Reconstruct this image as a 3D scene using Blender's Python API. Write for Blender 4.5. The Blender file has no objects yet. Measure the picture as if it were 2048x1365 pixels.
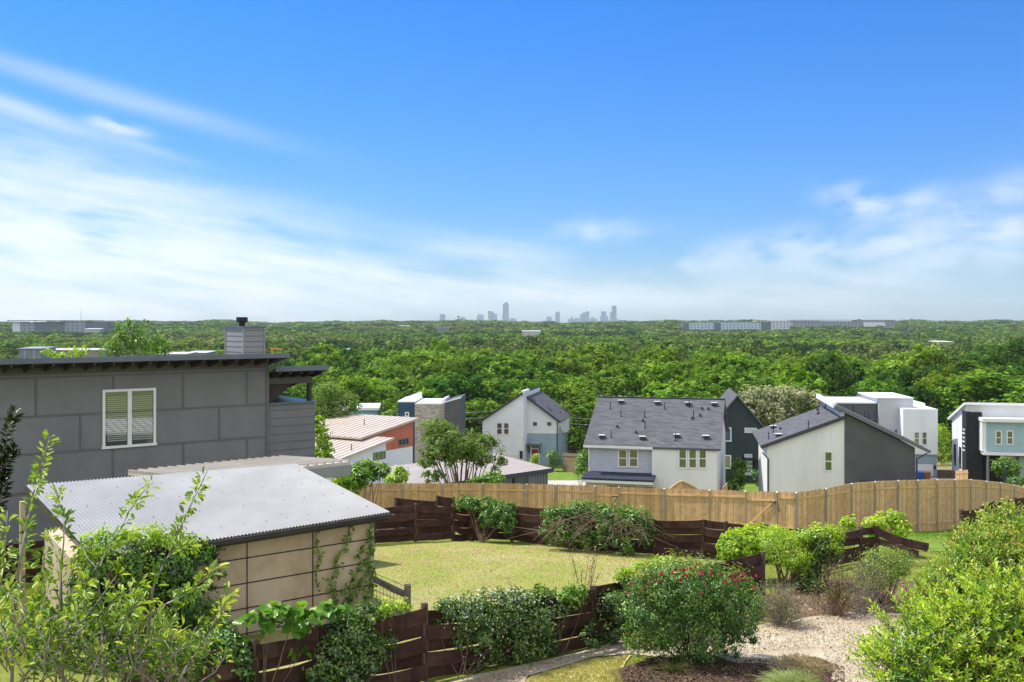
import bpy, bmesh, math, random
import numpy as np
from mathutils import Vector, Matrix
rad = math.radians
sc = bpy.context.scene
COL = sc.collection
F, CX, HZ = 2000.0, 1024.0, 645.0          # photo pixels: focal length, centre column, horizon row
RNG = np.random.default_rng(7)
random.seed(7)

# ------------------------------------------------------------------ terrain
_PY = np.array([-400, 0, 34, 41, 50, 57, 80, 110, 130, 160, 300, 900, 1600, 3000, 9500, 20000], float)
_PZ = np.array([-4.66, -4.66, -7.38, -8.75, -10.7, -11.9, -15.2, -17.0, -18.0, -20, -22, -22, -15, -9, -6, -6], float)
def gy(y):
    y = np.asarray(y, float)
    if y.ndim == 0 and y < 32: return np.interp(y, _PY, _PZ)
    k = np.where(y < 34, 0.0, 0.07)
    return (np.interp(y*(1-k), _PY, _PZ) + np.interp(y, _PY, _PZ) + np.interp(y*(1+k), _PY, _PZ))/3
def ground(x, y): return float(gy(y))
def P(px, py, Y): return Vector(((px-CX)/F*Y, Y, -(py-HZ)/F*Y))
def hit_ground(px, py):
    s = (py-HZ)/F; lo, hi = 1.0, 4000.0
    for _ in range(60):
        m = .5*(lo+hi)
        if -s*m > gy(m): lo = m
        else: hi = m
    return Vector(((px-CX)/F*lo, lo, float(gy(lo))))
def hit_plane(px, py, p0, n):
    r = Vector(((px-CX)/F, 1, -(py-HZ)/F)); t = p0.dot(n)/r.dot(n)
    return r*t

class Fr:
    """a facade frame: u along the wall (to the right), v away from the viewer, z absolute"""
    def __init__(s, px, Y, deg=None, vp=None):
        s.o = Vector(((px-CX)/F*Y, Y))
        if vp is not None: d = Vector((vp, F)).normalized(); s.u = d if vp > 0 else -d
        else: a = rad(-deg); s.u = Vector((math.cos(a), math.sin(a)))
        s.v = Vector((-s.u.y, s.u.x))
    def pt(s, u, v, z): q = s.o + s.u*u + s.v*v; return Vector((q.x, q.y, z))
    def hit(s, px, py, v=0.0):
        rx, rz = (px-CX)/F, -(py-HZ)/F
        t = (s.o.dot(s.v)+v)/(rx*s.v.x + s.v.y)
        q = Vector((rx*t, t)) - s.o
        return q.dot(s.u), rz*t
    def w(s, px, py, v=0.0): u, z = s.hit(px, py, v); return s.pt(u, v, z)
    def vec(s, u, v, z=0): q = s.u*u + s.v*v; return Vector((q.x, q.y, z))

# ------------------------------------------------------------------ objects
def wloc(o):
    p = Vector((0, 0, 0))
    while o is not None: p += o.location; o = o.parent
    return p
def tag(o, label=None, cat=None, group=None, kind=None):
    if label: o['label'] = label
    if cat: o['category'] = cat
    if group: o['group'] = group
    if kind: o['kind'] = kind
    return o
def thing(name, label, cat, loc, group=None):
    o = bpy.data.objects.new(name, None); COL.objects.link(o); o.location = loc
    o.empty_display_size = .3
    return tag(o, label, cat, group)
def link(name, me, mats, parent):
    for m in (mats if isinstance(mats, (list, tuple)) else [mats]): me.materials.append(m)
    o = bpy.data.objects.new(name, me); COL.objects.link(o)
    if parent is not None: o.parent = parent
    return o

class MB:
    def __init__(s): s.v, s.f, s.m = [], [], []
    def add(s, vs, fs, mi=0):
        k = len(s.v); s.v += [tuple(v) for v in vs]
        for f in fs: s.f.append([i+k for i in f]); s.m.append(mi)
        return s
    def hexa(s, a, b, mi=0):                 # a: four bottom corners, b: four top corners, same order
        return s.add(list(a)+list(b), [(3,2,1,0),(4,5,6,7),(0,1,5,4),(1,2,6,5),(2,3,7,6),(3,0,4,7)], mi)
    def box(s, c, d, mi=0):
        x, y, z = c; a, b, h = d[0]/2, d[1]/2, d[2]/2
        return s.hexa([(x-a,y-b,z-h),(x+a,y-b,z-h),(x+a,y+b,z-h),(x-a,y+b,z-h)], [(x-a,y-b,z+h),(x+a,y-b,z+h),(x+a,y+b,z+h),(x-a,y+b,z+h)], mi)
    def fbox(s, fr, u0, u1, v0, v1, z0, z1, mi=0):
        q = [(u0,v0),(u1,v0),(u1,v1),(u0,v1)]
        return s.hexa([fr.pt(u,v,z0) for u,v in q], [fr.pt(u,v,z1) for u,v in q], mi)
    def prism(s, pts, off, mi=0):
        n = len(pts); off = Vector(off); a = [Vector(p) for p in pts]
        fs = [tuple(range(n)), tuple(range(2*n-1, n-1, -1))] + [(i, i+n, (i+1) % n+n, (i+1) % n) for i in range(n)]
        return s.add(a+[p+off for p in a], fs, mi)
    def beam(s, a, b, w, h, up=Vector((0,0,1)), mi=0):
        a, b = Vector(a), Vector(b); d = (b-a).normalized()
        r = d.cross(up)
        if r.length < 1e-4: r = Vector((1,0,0))
        r.normalize(); t = r.cross(d)
        q = [r*(-w/2)+t*(-h/2), r*(w/2)+t*(-h/2), r*(w/2)+t*(h/2), r*(-w/2)+t*(h/2)]
        return s.hexa([a+x for x in q], [b+x for x in q], mi)
    def tube(s, pts, rs, n=6, mi=0):
        pts = [Vector(p) for p in pts]; k = len(s.v); m = len(pts)
        if not isinstance(rs, (list, tuple)): rs = [rs]*m
        ref = Vector((.31, .77, .55))
        for i, p in enumerate(pts):
            d = (pts[min(i+1, m-1)]-pts[max(i-1, 0)]).normalized()
            a = d.cross(ref).normalized(); b = d.cross(a)
            for j in range(n):
                t = 2*math.pi*j/n
                s.v.append(tuple(p+(a*math.cos(t)+b*math.sin(t))*rs[i]))
        for i in range(m-1):
            for j in range(n):
                s.f.append([k+i*n+j, k+i*n+(j+1) % n, k+(i+1)*n+(j+1) % n, k+(i+1)*n+j]); s.m.append(mi)
        s.f.append([k+j for j in range(n)][::-1]); s.m.append(mi)
        s.f.append([k+(m-1)*n+j for j in range(n)]); s.m.append(mi)
        return s
    def build(s, name, mats, parent=None, label=None, cat=None, group=None, kind=None, smooth=False):
        vs = np.array(s.v, float)
        if parent is None: org = Vector(((vs[:,0].min()+vs[:,0].max())/2, (vs[:,1].min()+vs[:,1].max())/2, vs[:,2].min()))
        else: org = wloc(parent)
        me = bpy.data.meshes.new(name); me.from_pydata((vs-np.array(org)).tolist(), [], s.f)
        me.polygons.foreach_set('material_index', s.m)
        bm = bmesh.new(); bm.from_mesh(me); bmesh.ops.recalc_face_normals(bm, faces=bm.faces); bm.to_mesh(me); bm.free()
        if smooth: me.polygons.foreach_set('use_smooth', [True]*len(me.polygons))
        o = link(name, me, mats, parent)
        if parent is None: o.location = org
        return tag(o, label, cat, group, kind)

def np_mesh(name, V, Q, tint=None, col=None):
    """mesh from arrays of vertices and quads"""
    me = bpy.data.meshes.new(name); n, m = len(V), len(Q)
    me.vertices.add(n); me.vertices.foreach_set('co', np.ascontiguousarray(V, np.float32).ravel())
    me.loops.add(4*m); me.loops.foreach_set('vertex_index', np.ascontiguousarray(Q, np.int32).ravel())
    me.polygons.add(m); me.polygons.foreach_set('loop_start', np.arange(0, 4*m, 4, dtype=np.int32))
    me.update(calc_edges=True)
    if tint is not None: me.attributes.new('tint', 'FLOAT', 'POINT').data.foreach_set('value', np.ascontiguousarray(tint, np.float32))
    if col is not None: me.attributes.new('col', 'FLOAT_COLOR', 'POINT').data.foreach_set('color', np.ascontiguousarray(col, np.float32).ravel())
    return me
def np_obj(name, V, Q, mat, parent=None, tint=None, label=None, cat=None, group=None, kind=None):
    V = np.asarray(V, float)
    org = Vector(((V[:,0].min()+V[:,0].max())/2, (V[:,1].min()+V[:,1].max())/2, V[:,2].min())) if parent is None else wloc(parent)
    o = link(name, np_mesh(name, V-np.array(org), Q, tint), mat, parent)
    if parent is None: o.location = org
    return tag(o, label, cat, group, kind)

# ------------------------------------------------------------------ materials
def lin(h):
    h = h.lstrip('#'); c = [int(h[i:i+2], 16)/255 for i in (0, 2, 4)]
    return tuple((x/12.92 if x <= .04045 else ((x+.055)/1.055)**2.4) for x in c)+(1,)
def c4(c): return lin(c) if isinstance(c, str) else (tuple(c)+(1,) if len(c) == 3 else tuple(c))
class NT:
    def __init__(s, mat): s.t = mat.node_tree; s.n = s.t.nodes; s.n.clear()
    def __call__(s, typ, **kw):
        n = s.n.new(typ)
        for k, v in kw.items(): setattr(n, k, v)
        return n
    def l(s, a, b): s.t.links.new(a, b)
    def math(s, op, a, b=None, c=None, clamp=False):
        n = s('ShaderNodeMath', operation=op, use_clamp=clamp)
        for i, x in enumerate((a, b, c)):
            if x is None: continue
            if isinstance(x, (int, float)): n.inputs[i].default_value = x
            else: s.l(x, n.inputs[i])
        return n.outputs[0]
    def mix(s, f, a, b, typ='MIX'):
        n = s('ShaderNodeMix', data_type='RGBA', blend_type=typ)
        for i, x in ((0, f), (6, a), (7, b)):
            if isinstance(x, (int, float)): n.inputs[i].default_value = x
            elif isinstance(x, (tuple, list)): n.inputs[i].default_value = x
            else: s.l(x, n.inputs[i])
        return n.outputs[2]
    def noise(s, vec, scale, detail=3, rough=.55, out=0):
        n = s('ShaderNodeTexNoise'); n.inputs['Scale'].default_value = scale
        n.inputs['Detail'].default_value = detail; n.inputs['Roughness'].default_value = rough
        if vec is not None: s.l(vec, n.inputs['Vector'])
        return n.outputs[out]
    def ramp(s, fac, stops, interp='LINEAR'):
        n = s('ShaderNodeValToRGB'); e = n.color_ramp.elements; n.color_ramp.interpolation = interp
        while len(e) < len(stops): e.new(.5)
        for x, (p, c) in zip(e, stops): x.position = p; x.color = c4(c)
        s.l(fac, n.inputs[0]); return n.outputs[0]
    def scaled(s, vec, sx, sy, sz):
        n = s('ShaderNodeMapping'); n.inputs['Scale'].default_value = (sx, sy, sz); s.l(vec, n.inputs['Vector']); return n.outputs[0]
def newmat(name):
    m = bpy.data.materials.new(name); m.use_nodes = True; return m, NT(m)
def surf(name, c1, c2=None, scale=2.0, stretch=(1,1,1), rough=.7, spec=.3, metal=0, bump=0, bscale=30, lap=0, lapd=.012, speck=None, contrast=(.35,.65), coat=0, island=0):
    """plain surface: two colours mixed by noise, optional bump, optional lap boards every «lap» metres of height"""
    m, N = newmat(name); g = N('ShaderNodeNewGeometry'); pos = g.outputs['Position']
    b = N('ShaderNodeBsdfPrincipled'); out = N('ShaderNodeOutputMaterial'); N.l(b.outputs[0], out.inputs[0])
    b.inputs['Roughness'].default_value = rough; b.inputs['Metallic'].default_value = metal
    b.inputs['Specular IOR Level'].default_value = spec
    c2 = c2 or c1
    f = N.noise(N.scaled(pos, *stretch), scale, 4)
    col = N.ramp(f, [(contrast[0], c1), (contrast[1], c2)])
    if speck:
        f2 = N.noise(pos, speck[1], 2, .7)
        col = N.mix(N.math('MULTIPLY', N.ramp(f2, [(.45, (0,0,0)), (.65, (1,1,1))]), speck[2]), col, c4(speck[0]))
    if island:   # every loose board has its own tone
        r_ = g.outputs['Random Per Island']; k_ = N.math('ADD', N.math('MULTIPLY', r_, island), 1-island*.62)
        cb_ = N('ShaderNodeCombineColor'); N.l(k_, cb_.inputs[0]); N.l(N.math('POWER', k_, 1.12), cb_.inputs[1]); N.l(N.math('POWER', k_, 1.05), cb_.inputs[2])
        col = N.mix(1.0, col, cb_.outputs[0], 'MULTIPLY')
    h = None
    if lap:
        sp = N('ShaderNodeSeparateXYZ'); N.l(pos, sp.inputs[0])
        h = N.math('FRACT', N.math('MULTIPLY', sp.outputs[2], 1/lap)); h = N.math('MULTIPLY', h, -lapd)
        edge = N.math('GREATER_THAN', N.math('FRACT', N.math('MULTIPLY', sp.outputs[2], 1/lap)), .93)
        col = N.mix(N.math('MULTIPLY', edge, .42), col, (.01, .01, .012, 1))  # shadow line of each lap board, painted dark into the colour
    if bump:
        nb = N.math('MULTIPLY', N.noise(pos, bscale, 3), bump); h = nb if h is None else N.math('ADD', h, nb)
    if h is not None:
        bp = N('ShaderNodeBump'); bp.inputs['Distance'].default_value = 1; bp.inputs['Strength'].default_value = .8
        N.l(h, bp.inputs['Height']); N.l(bp.outputs[0], b.inputs['Normal'])
    N.l(col, b.inputs['Base Color'])
    if coat: b.inputs['Coat Weight'].default_value = coat
    return m
def leafmat(name, cols, trans=.4, gloss=.08, objcol=False, attr='tint', tcol=1.3):
    m, N = newmat(name)
    if objcol == 'col':
        a = N('ShaderNodeAttribute', attribute_name='col'); col = a.outputs['Color']
    else:
        a = N('ShaderNodeAttribute', attribute_name=attr)
        k = len(cols)-1
        col = N.ramp(a.outputs['Fac'], [(i/k if k else 0, c) for i, c in enumerate(cols)])
        if objcol:
            oi = N('ShaderNodeObjectInfo'); col = N.mix(1.0, col, oi.outputs['Color'], 'MULTIPLY')
    d = N('ShaderNodeBsdfDiffuse'); t = N('ShaderNodeBsdfTranslucent'); g = N('ShaderNodeBsdfGlossy'); g.inputs['Roughness'].default_value = .38
    g.inputs['Color'].default_value = (.85, .85, .7, 1)
    N.l(col, d.inputs[0])
    N.l(N.mix(1.0, col, (tcol, tcol*1.0, tcol*.45, 1), 'MULTIPLY'), t.inputs[0])
    m1 = N('ShaderNodeMixShader'); m1.inputs[0].default_value = trans; N.l(d.outputs[0], m1.inputs[1]); N.l(t.outputs[0], m1.inputs[2])
    m2 = N('ShaderNodeMixShader'); m2.inputs[0].default_value = gloss; N.l(m1.outputs[0], m2.inputs[1]); N.l(g.outputs[0], m2.inputs[2])
    out = N('ShaderNodeOutputMaterial'); N.l(m2.outputs[0], out.inputs[0])
    return m
def glassmat(name, col, refl=.3, rough=.03):
    m, N = newmat(name)
    d = N('ShaderNodeBsdfPrincipled'); d.inputs['Base Color'].default_value = c4(col); d.inputs['Roughness'].default_value = .4
    g = N('ShaderNodeBsdfGlossy'); g.inputs['Roughness'].default_value = rough; g.inputs['Color'].default_value = (.9, .95, .95, 1)
    mx = N('ShaderNodeMixShader'); mx.inputs[0].default_value = refl; N.l(d.outputs[0], mx.inputs[1]); N.l(g.outputs[0], mx.inputs[2])
    out = N('ShaderNodeOutputMaterial'); N.l(mx.outputs[0], out.inputs[0]); return m
def shingle(name, a, b):
    m, N = newmat(name); g = N('ShaderNodeNewGeometry'); pos = g.outputs['Position']
    br = N('ShaderNodeBsdfPrincipled'); out = N('ShaderNodeOutputMaterial'); N.l(br.outputs[0], out.inputs[0])
    br.inputs['Roughness'].default_value = .9; br.inputs['Specular IOR Level'].default_value = .15
    sp = N('ShaderNodeSeparateXYZ'); N.l(pos, sp.inputs[0])
    row = N.math('FLOOR', N.math('MULTIPLY', sp.outputs[2], 12.0))
    cb = N('ShaderNodeCombineXYZ'); N.l(N.math('MULTIPLY', N.math('ADD', sp.outputs[0], sp.outputs[1]), 2.2), cb.inputs[0]); N.l(N.math('MULTIPLY', row, 3.71), cb.inputs[1])
    w = N('ShaderNodeTexWhiteNoise', noise_dimensions='2D')
    cf = N('ShaderNodeVectorMath', operation='FLOOR'); N.l(cb.outputs[0], cf.inputs[0]); N.l(cf.outputs[0], w.inputs['Vector'])
    col = N.ramp(w.outputs['Value'], [(0, a), (1, b)])
    col = N.mix(.5, col, N.ramp(N.noise(pos, 9, 4, .8), [(.3, a), (.7, b)]))
    N.l(col, br.inputs['Base Color']); return m

# ------------------------------------------------------------------ leaves
def unit(a): return a/np.maximum(np.linalg.norm(a, axis=-1, keepdims=True), 1e-9)
def rdir(n, rng=RNG): return unit(rng.normal(size=(n, 3)))
def quads_leaf(pos, nrm, L, W, rng=RNG):
    n = len(pos); a = unit(np.cross(nrm, rdir(n, rng))); b = np.cross(nrm, a)
    L = np.broadcast_to(np.asarray(L, float), (n,))[:, None]/2; W = np.broadcast_to(np.asarray(W, float), (n,))[:, None]/2
    V = np.stack([pos-a*L, pos+b*W, pos+a*L, pos-b*W], 1).reshape(-1, 3)
    return V, np.arange(4*n).reshape(n, 4)
def leaf6(pos, d, nrm, L, W, fold=.25, rng=RNG):
    """oval leaves folded along the midrib: base at pos, pointing along d"""
    n = len(pos); d = unit(d); s = unit(np.cross(d, nrm)); u = np.cross(s, d)
    L = np.broadcast_to(np.asarray(L, float), (n,))[:, None]; W = np.broadcast_to(np.asarray(W, float), (n,))[:, None]/2
    p0 = pos; p3 = pos+d*L-u*L*.12
    r1 = pos+d*L*.33+s*W*.85+u*W*fold*2; r2 = pos+d*L*.72+s*W*.8+u*W*fold
    l1 = pos+d*L*.33-s*W*.85+u*W*fold*2; l2 = pos+d*L*.72-s*W*.8+u*W*fold
    V = np.stack([p0, r1, r2, p3, l2, l1], 1).reshape(-1, 3)
    k = np.arange(n)[:, None]*6
    return V, np.concatenate([k+np.array([[0,1,2,3]]), k+np.array([[0,3,4,5]])], 0)
def shoots(base, d, length, nl, L, W, rng=RNG, droop=.15, spread=.9, tmin=.1, up=.5):
    """leafy shoots: returns leaf vertices, quads, tint, and the stem polylines"""
    n = len(base); d = unit(d); length = np.broadcast_to(np.asarray(length, float), (n,))
    t = np.linspace(tmin, 1, nl)[None, :, None]
    curve = np.array([0, 0, -1.0])*droop
    pos = base[:, None]+d[:, None]*length[:, None, None]*t+curve*length[:, None, None]*t**2
    ref = rdir(n, rng); a = unit(np.cross(d, ref)); b = np.cross(d, a)
    ang = np.arange(nl)*2.4+rng.uniform(0, 6, (n, 1))+rng.normal(0, .3, (n, nl))
    rad_ = a[:, None]*np.cos(ang)[..., None]+b[:, None]*np.sin(ang)[..., None]
    ld = unit(d[:, None]*(.45+.5*t)+rad_*spread+np.array([0, 0, .15]))
    nr = unit(np.array([0, 0, up])+d[:, None]*.5+rng.normal(0, .35, (n, nl, 3)))
    sz = (1-.35*np.abs(t[..., 0]-.5))*rng.uniform(.75, 1.2, (n, nl))
    V, Q = leaf6(pos.reshape(-1, 3), ld.reshape(-1, 3), nr.reshape(-1, 3), (L*sz).ravel(), (W*sz).ravel(), rng=rng)
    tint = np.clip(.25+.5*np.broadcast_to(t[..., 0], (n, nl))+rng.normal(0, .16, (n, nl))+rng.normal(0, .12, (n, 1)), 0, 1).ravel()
    return V, Q, np.repeat(tint, 6), pos
def cat(parts):
    V, Q, T, k = [], [], [], 0
    for v, q, t in parts: V.append(v); Q.append(q+k); T.append(t); k += len(v)
    return np.concatenate(V), np.concatenate(Q), np.concatenate(T)
def ellipsoid_pts(n, c, r, rng=RNG, shell=.25, top=.3):
    d = rdir(n, rng); d[:, 2] += top; d = unit(d)
    q = rng.uniform(0, 1, (n, 1))**shell
    return np.array(c)+d*q*np.array(r), d
def blob_leaves(ells, n, L, W, rng=RNG, clumps=40, crad=.16, up=.4, shell=.22, top=.25, six=False, cdw=.75, offw=.7):
    """leaves gathered in clumps over a set of ellipsoids ((centre, radii) pairs)"""
    wts = np.array([r[0]*r[2]+r[1]*r[2]+r[0]*r[1] for c, r in ells]); wts = wts/wts.sum(); parts = []
    for (c, r), w in zip(ells, wts):
        k = max(3, int(clumps*w)); m = max(20, int(n*w))
        cp, cd = ellipsoid_pts(k, c, r, rng, shell, top)
        idx = rng.integers(0, k, m)
        rr = crad*float(np.mean(r))*rng.uniform(.6, 1.5, k)
        off = rng.normal(0, 1, (m, 3)); off = unit(off)*rng.uniform(0, 1, (m, 1))**.45
        pos = cp[idx]+off*rr[idx][:, None]
        nr = unit(off*offw+cd[idx]*cdw+np.array([0, 0, up])+rng.normal(0, .45, (m, 3)))
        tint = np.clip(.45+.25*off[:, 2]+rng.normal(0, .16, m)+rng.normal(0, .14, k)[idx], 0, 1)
        s = rng.uniform(.7, 1.3, m)
        if six:
            V, Q = leaf6(pos, unit(np.cross(nr, rdir(m, rng))), nr, L*s, W*s, rng=rng); T = np.repeat(tint, 6)
        else:
            V, Q = quads_leaf(pos, nr, L*s, W*s, rng); T = np.repeat(tint, 4)
        parts.append((V, Q, T))
    return cat(parts)
# ------------------------------------------------------------------ camera, sun, sky
cam = bpy.data.cameras.new('camera'); camo = bpy.data.objects.new('camera', cam); COL.objects.link(camo)
camo.rotation_euler = (rad(90), 0, 0); cam.sensor_width = 36; cam.lens = F/2048*36
cam.shift_y = -(682.5-HZ)/2048; cam.clip_start = .1; cam.clip_end = 40000; sc.camera = camo
SUN_AZ, SUN_EL = rad(-62), rad(57)          # azimuth from the view direction, negative to the left
sdir = Vector((math.sin(SUN_AZ)*math.cos(SUN_EL), math.cos(SUN_AZ)*math.cos(SUN_EL), math.sin(SUN_EL)))
sl = bpy.data.lights.new('sun', 'SUN'); sl.energy = 4.4; sl.angle = rad(.53); sl.color = (1, .955, .88)
so = bpy.data.objects.new('sun', sl); COL.objects.link(so); so.rotation_euler = sdir.to_track_quat('Z', 'Y').to_euler(); so.location = (-60, 40, 120)
sc.view_settings.view_transform = 'Standard'; sc.view_settings.look = 'None'; sc.view_settings.exposure = .5; sc.view_settings.gamma = 1

W = bpy.data.worlds.new('World'); sc.world = W; W.use_nodes = True
N = NT(W)
sky = N('ShaderNodeTexSky', sky_type='NISHITA'); sky.sun_disc = False; sky.sun_elevation = SUN_EL; sky.sun_rotation = SUN_AZ
sky.altitude = 200; sky.air_density = 1.0; sky.dust_density = .6; sky.ozone_density = 1.6
tc = N('ShaderNodeTexCoord'); sp = N('ShaderNodeSeparateXYZ'); N.l(tc.outputs['Generated'], sp.inputs[0])
az = N.math('ARCTAN2', sp.outputs[0], sp.outputs[1]); el = N.math('ARCSINE', sp.outputs[2])
def sky_px(px, py):
    a = math.atan((px-CX)/F); return a, math.atan((HZ-py)/F*math.cos(a))
cb = N('ShaderNodeCombineXYZ'); N.l(az, cb.inputs[0]); N.l(el, cb.inputs[1])
# wisps: noise drawn out along a slanting direction
def wisp(rot, sx, sy, scale, detail, off, dist=0.0):
    mp = N('ShaderNodeMapping'); mp.inputs['Rotation'].default_value = (0, 0, rot); mp.inputs['Scale'].default_value = (1, 1, 1); N.l(cb.outputs[0], mp.inputs[0])
    m2 = N('ShaderNodeMapping'); m2.inputs['Scale'].default_value = (sx, sy, 1); m2.inputs['Location'].default_value = (off, off*.7, 0); N.l(mp.outputs[0], m2.inputs[0])
    n = N('ShaderNodeTexNoise'); n.inputs['Scale'].default_value = scale; n.inputs['Detail'].default_value = detail; n.inputs['Roughness'].default_value = .5; n.inputs['Distortion'].default_value = dist
    N.l(m2.outputs[0], n.inputs['Vector']); return n.outputs[0]
n1 = wisp(rad(9), 1, 4.2, 6.5, 7, 3.1, .45)
n2 = wisp(rad(-6), 1, 2.0, 17.0, 5, 7.7, .12)
n3 = wisp(rad(10), 1, 9.0, 2.4, 4, 1.3)
def blob(px, py, rx, ry, rot, gain):        # a soft patch of the sky, given by where it lies
    a0, e0 = sky_px(px, py); rx, ry = rx/F, ry/F
    dx = N.math('SUBTRACT', az, a0); dy = N.math('SUBTRACT', el, e0); c, s_ = math.cos(rad(rot)), math.sin(rad(rot))
    x = N.math('MULTIPLY', N.math('ADD', N.math('MULTIPLY', dx, c), N.math('MULTIPLY', dy, s_)), 1/rx)
    y = N.math('MULTIPLY', N.math('SUBTRACT', N.math('MULTIPLY', dy, c), N.math('MULTIPLY', dx, s_)), 1/ry)
    r2 = N.math('ADD', N.math('MULTIPLY', x, x), N.math('MULTIPLY', y, y))
    return N.math('MULTIPLY', N.math('POWER', 2.718, N.math('MULTIPLY', r2, -1.0)), gain)
def total(lst):
    t = lst[0]
    for q in lst[1:]: t = N.math('ADD', t, q)
    return t
thick = total([blob(120, 470, 420, 75, -6, 1.2), blob(620, 545, 480, 42, -5, .8), blob(60, 330, 300, 60, -17, .55), blob(-150, 560, 500, 130, 0, .9), blob(200, 610, 600, 45, 0, .7),
               blob(1000, 508, 130, 30, -10, .6), blob(1650, 570, 430, 50, 3, .34), blob(1990, 430, 150, 60, 12, .35), blob(1150, 588, 420, 22, -3, .5), blob(420, 400, 240, 34, -12, .35)])
puffs = total([blob(1728, 405, 62, 24, -16, .95), blob(1200, 463, 95, 20, 2, .42), blob(228, 250, 46, 12, -12, 1.0), blob(1550, 492, 140, 28, 8, .42), blob(1835, 402, 40, 18, 20, .35), blob(1960, 400, 80, 24, 14, .5), blob(2020, 455, 60, 22, 10, .6), blob(1650, 505, 120, 28, 10, .35), blob(1830, 480, 100, 24, 14, .4), blob(1370, 535, 70, 18, 0, .35), blob(1900, 530, 160, 30, 6, .3)])
streak = total([blob(190, 182, 290, 19, -12, .32), blob(60, 228, 150, 17, -17, .5), blob(380, 395, 260, 16, -8, .4), blob(300, 300, 80, 10, -15, .25)])
n4 = wisp(rad(8), 1, 8.0, 11.0, 6, 5.3, .25)
t1 = N.math('ADD', N.math('ADD', N.math('MULTIPLY', n1, .55), N.math('MULTIPLY', n2, .25)), N.math('MULTIPLY', n4, .42))
m1 = N.math('MULTIPLY', thick, N.ramp(t1, [(.45, (.14,.14,.14)), (.76, (1,1,1))]))
m2 = N.math('MULTIPLY', puffs, N.ramp(n2, [(.38, (.04,.04,.04)), (.60, (1,1,1))]))
m3 = N.math('MULTIPLY', streak, N.ramp(n3, [(.33, (.15,.15,.15)), (.62, (1,1,1))]))
mask = N.math('ADD', N.math('ADD', m1, m2), m3)
mask = N.math('SUBTRACT', 1.0, N.math('POWER', 2.718, N.math('MULTIPLY', mask, -1.45)))
hs = N('ShaderNodeHueSaturation'); hs.inputs['Saturation'].default_value = 1.12; hs.inputs['Value'].default_value = 1.0; N.l(sky.outputs[0], hs.inputs['Color'])
behind = N.math('MULTIPLY', N.math('SUBTRACT', .35, sp.outputs[1]), 1.4, clamp=True)   # unseen bright cloud added behind the view as fill light for shaded fronts
fill_cloud = N.math('MULTIPLY', behind, N.ramp(N.noise(tc.outputs['Generated'], 3.0, 5, .6), [(.36, (.35,.35,.35)), (.6, (1,1,1))]))
skyc = N.mix(1.0, hs.outputs[0], N.ramp(N.math('MULTIPLY', el, 1/rad(24)), [(0, (.43, .66, 1.0)), (.45, (.27, .68, 1.22)), (1, (.07, .69, 1.36))]), 'MULTIPLY')
cl = N.mix(N.math('MULTIPLY', mask, .94, clamp=True), skyc, (7.6, 7.9, 8.2, 1))
cl = N.mix(N.math('MULTIPLY', fill_cloud, .9), cl, (12.5, 12.4, 12.2, 1))
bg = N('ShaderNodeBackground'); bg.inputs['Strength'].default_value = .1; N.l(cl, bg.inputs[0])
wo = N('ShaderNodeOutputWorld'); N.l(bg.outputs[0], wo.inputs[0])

sc.cycles.max_bounces = 6; sc.cycles.diffuse_bounces = 3; sc.cycles.glossy_bounces = 3; sc.cycles.transmission_bounces = 4; sc.cycles.volume_bounces = 1
sc.cycles.use_denoising = True; sc.cycles.caustics_reflective = False; sc.cycles.caustics_refractive = False
sc.cycles.sample_clamp_indirect = 6; sc.cycles.use_adaptive_sampling = False

# ------------------------------------------------------------------ ground
gm, N = newmat('ground_mat')
g = N('ShaderNodeNewGeometry'); pos = g.outputs['Position']; sp = N('ShaderNodeSeparateXYZ'); N.l(pos, sp.inputs[0])
yy = sp.outputs[1]
grass = N.ramp(N.noise(pos, .9, 6, .65), [(.3, '#66702a'), (.5, '#7f8638'), (.7, '#93944a')])
grass = N.mix(N.math('MULTIPLY', N.ramp(N.noise(pos, 14, 3, .7), [(.4, (0,0,0)), (.7, (1,1,1))]), .5), grass, c4('#4c5d1e'))
lot = N.ramp(N.noise(pos, .25, 5, .6), [(.35, '#6c7a35'), (.6, '#8d8462')])
forest = N.ramp(N.noise(pos, .05, 5, .7), [(.35, '#1c2b10'), (.6, '#35421c')])
k1 = N.math('MULTIPLY', N.math('SUBTRACT', yy, 57), .1, clamp=True); k2 = N.math('MULTIPLY', N.math('SUBTRACT', yy, 128), .08, clamp=True)
k0 = N.math('MULTIPLY', N.math('SUBTRACT', 8.0, yy), .2, clamp=True); yard = N.ramp(N.noise(pos, .35, 5, .6), [(.35, '#3c3a22'), (.5, '#6a5a40'), (.65, '#8a7858')])
col = N.mix(k2, N.mix(k1, N.mix(k0, grass, yard), lot), forest)
b = N('ShaderNodeBsdfPrincipled'); b.inputs['Roughness'].default_value = .95; b.inputs['Specular IOR Level'].default_value = .1; N.l(col, b.inputs['Base Color'])
bp = N('ShaderNodeBump'); bp.inputs['Distance'].default_value = .05; bp.inputs['Strength'].default_value = .9; N.l(N.noise(pos, 18, 4, .7), bp.inputs['Height']); N.l(bp.outputs[0], b.inputs['Normal'])
o_ = N('ShaderNodeOutputMaterial'); N.l(b.outputs[0], o_.inputs[0])
ys = np.concatenate([np.linspace(-300, -20, 8), np.linspace(-10, 14, 13), np.linspace(15, 60, 91), np.linspace(61, 140, 80), np.geomspace(143, 9300, 60)])
us = np.linspace(-1, 1, 61)
GX = us[None, :]*(np.abs(ys)[:, None]*.75+60); GY = np.repeat(ys[:, None], 61, 1); GZ = gy(GY.ravel()).reshape(GY.shape)
V = np.stack([GX, GY, GZ], -1).reshape(-1, 3); I = np.arange(len(V)).reshape(GY.shape)
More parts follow.
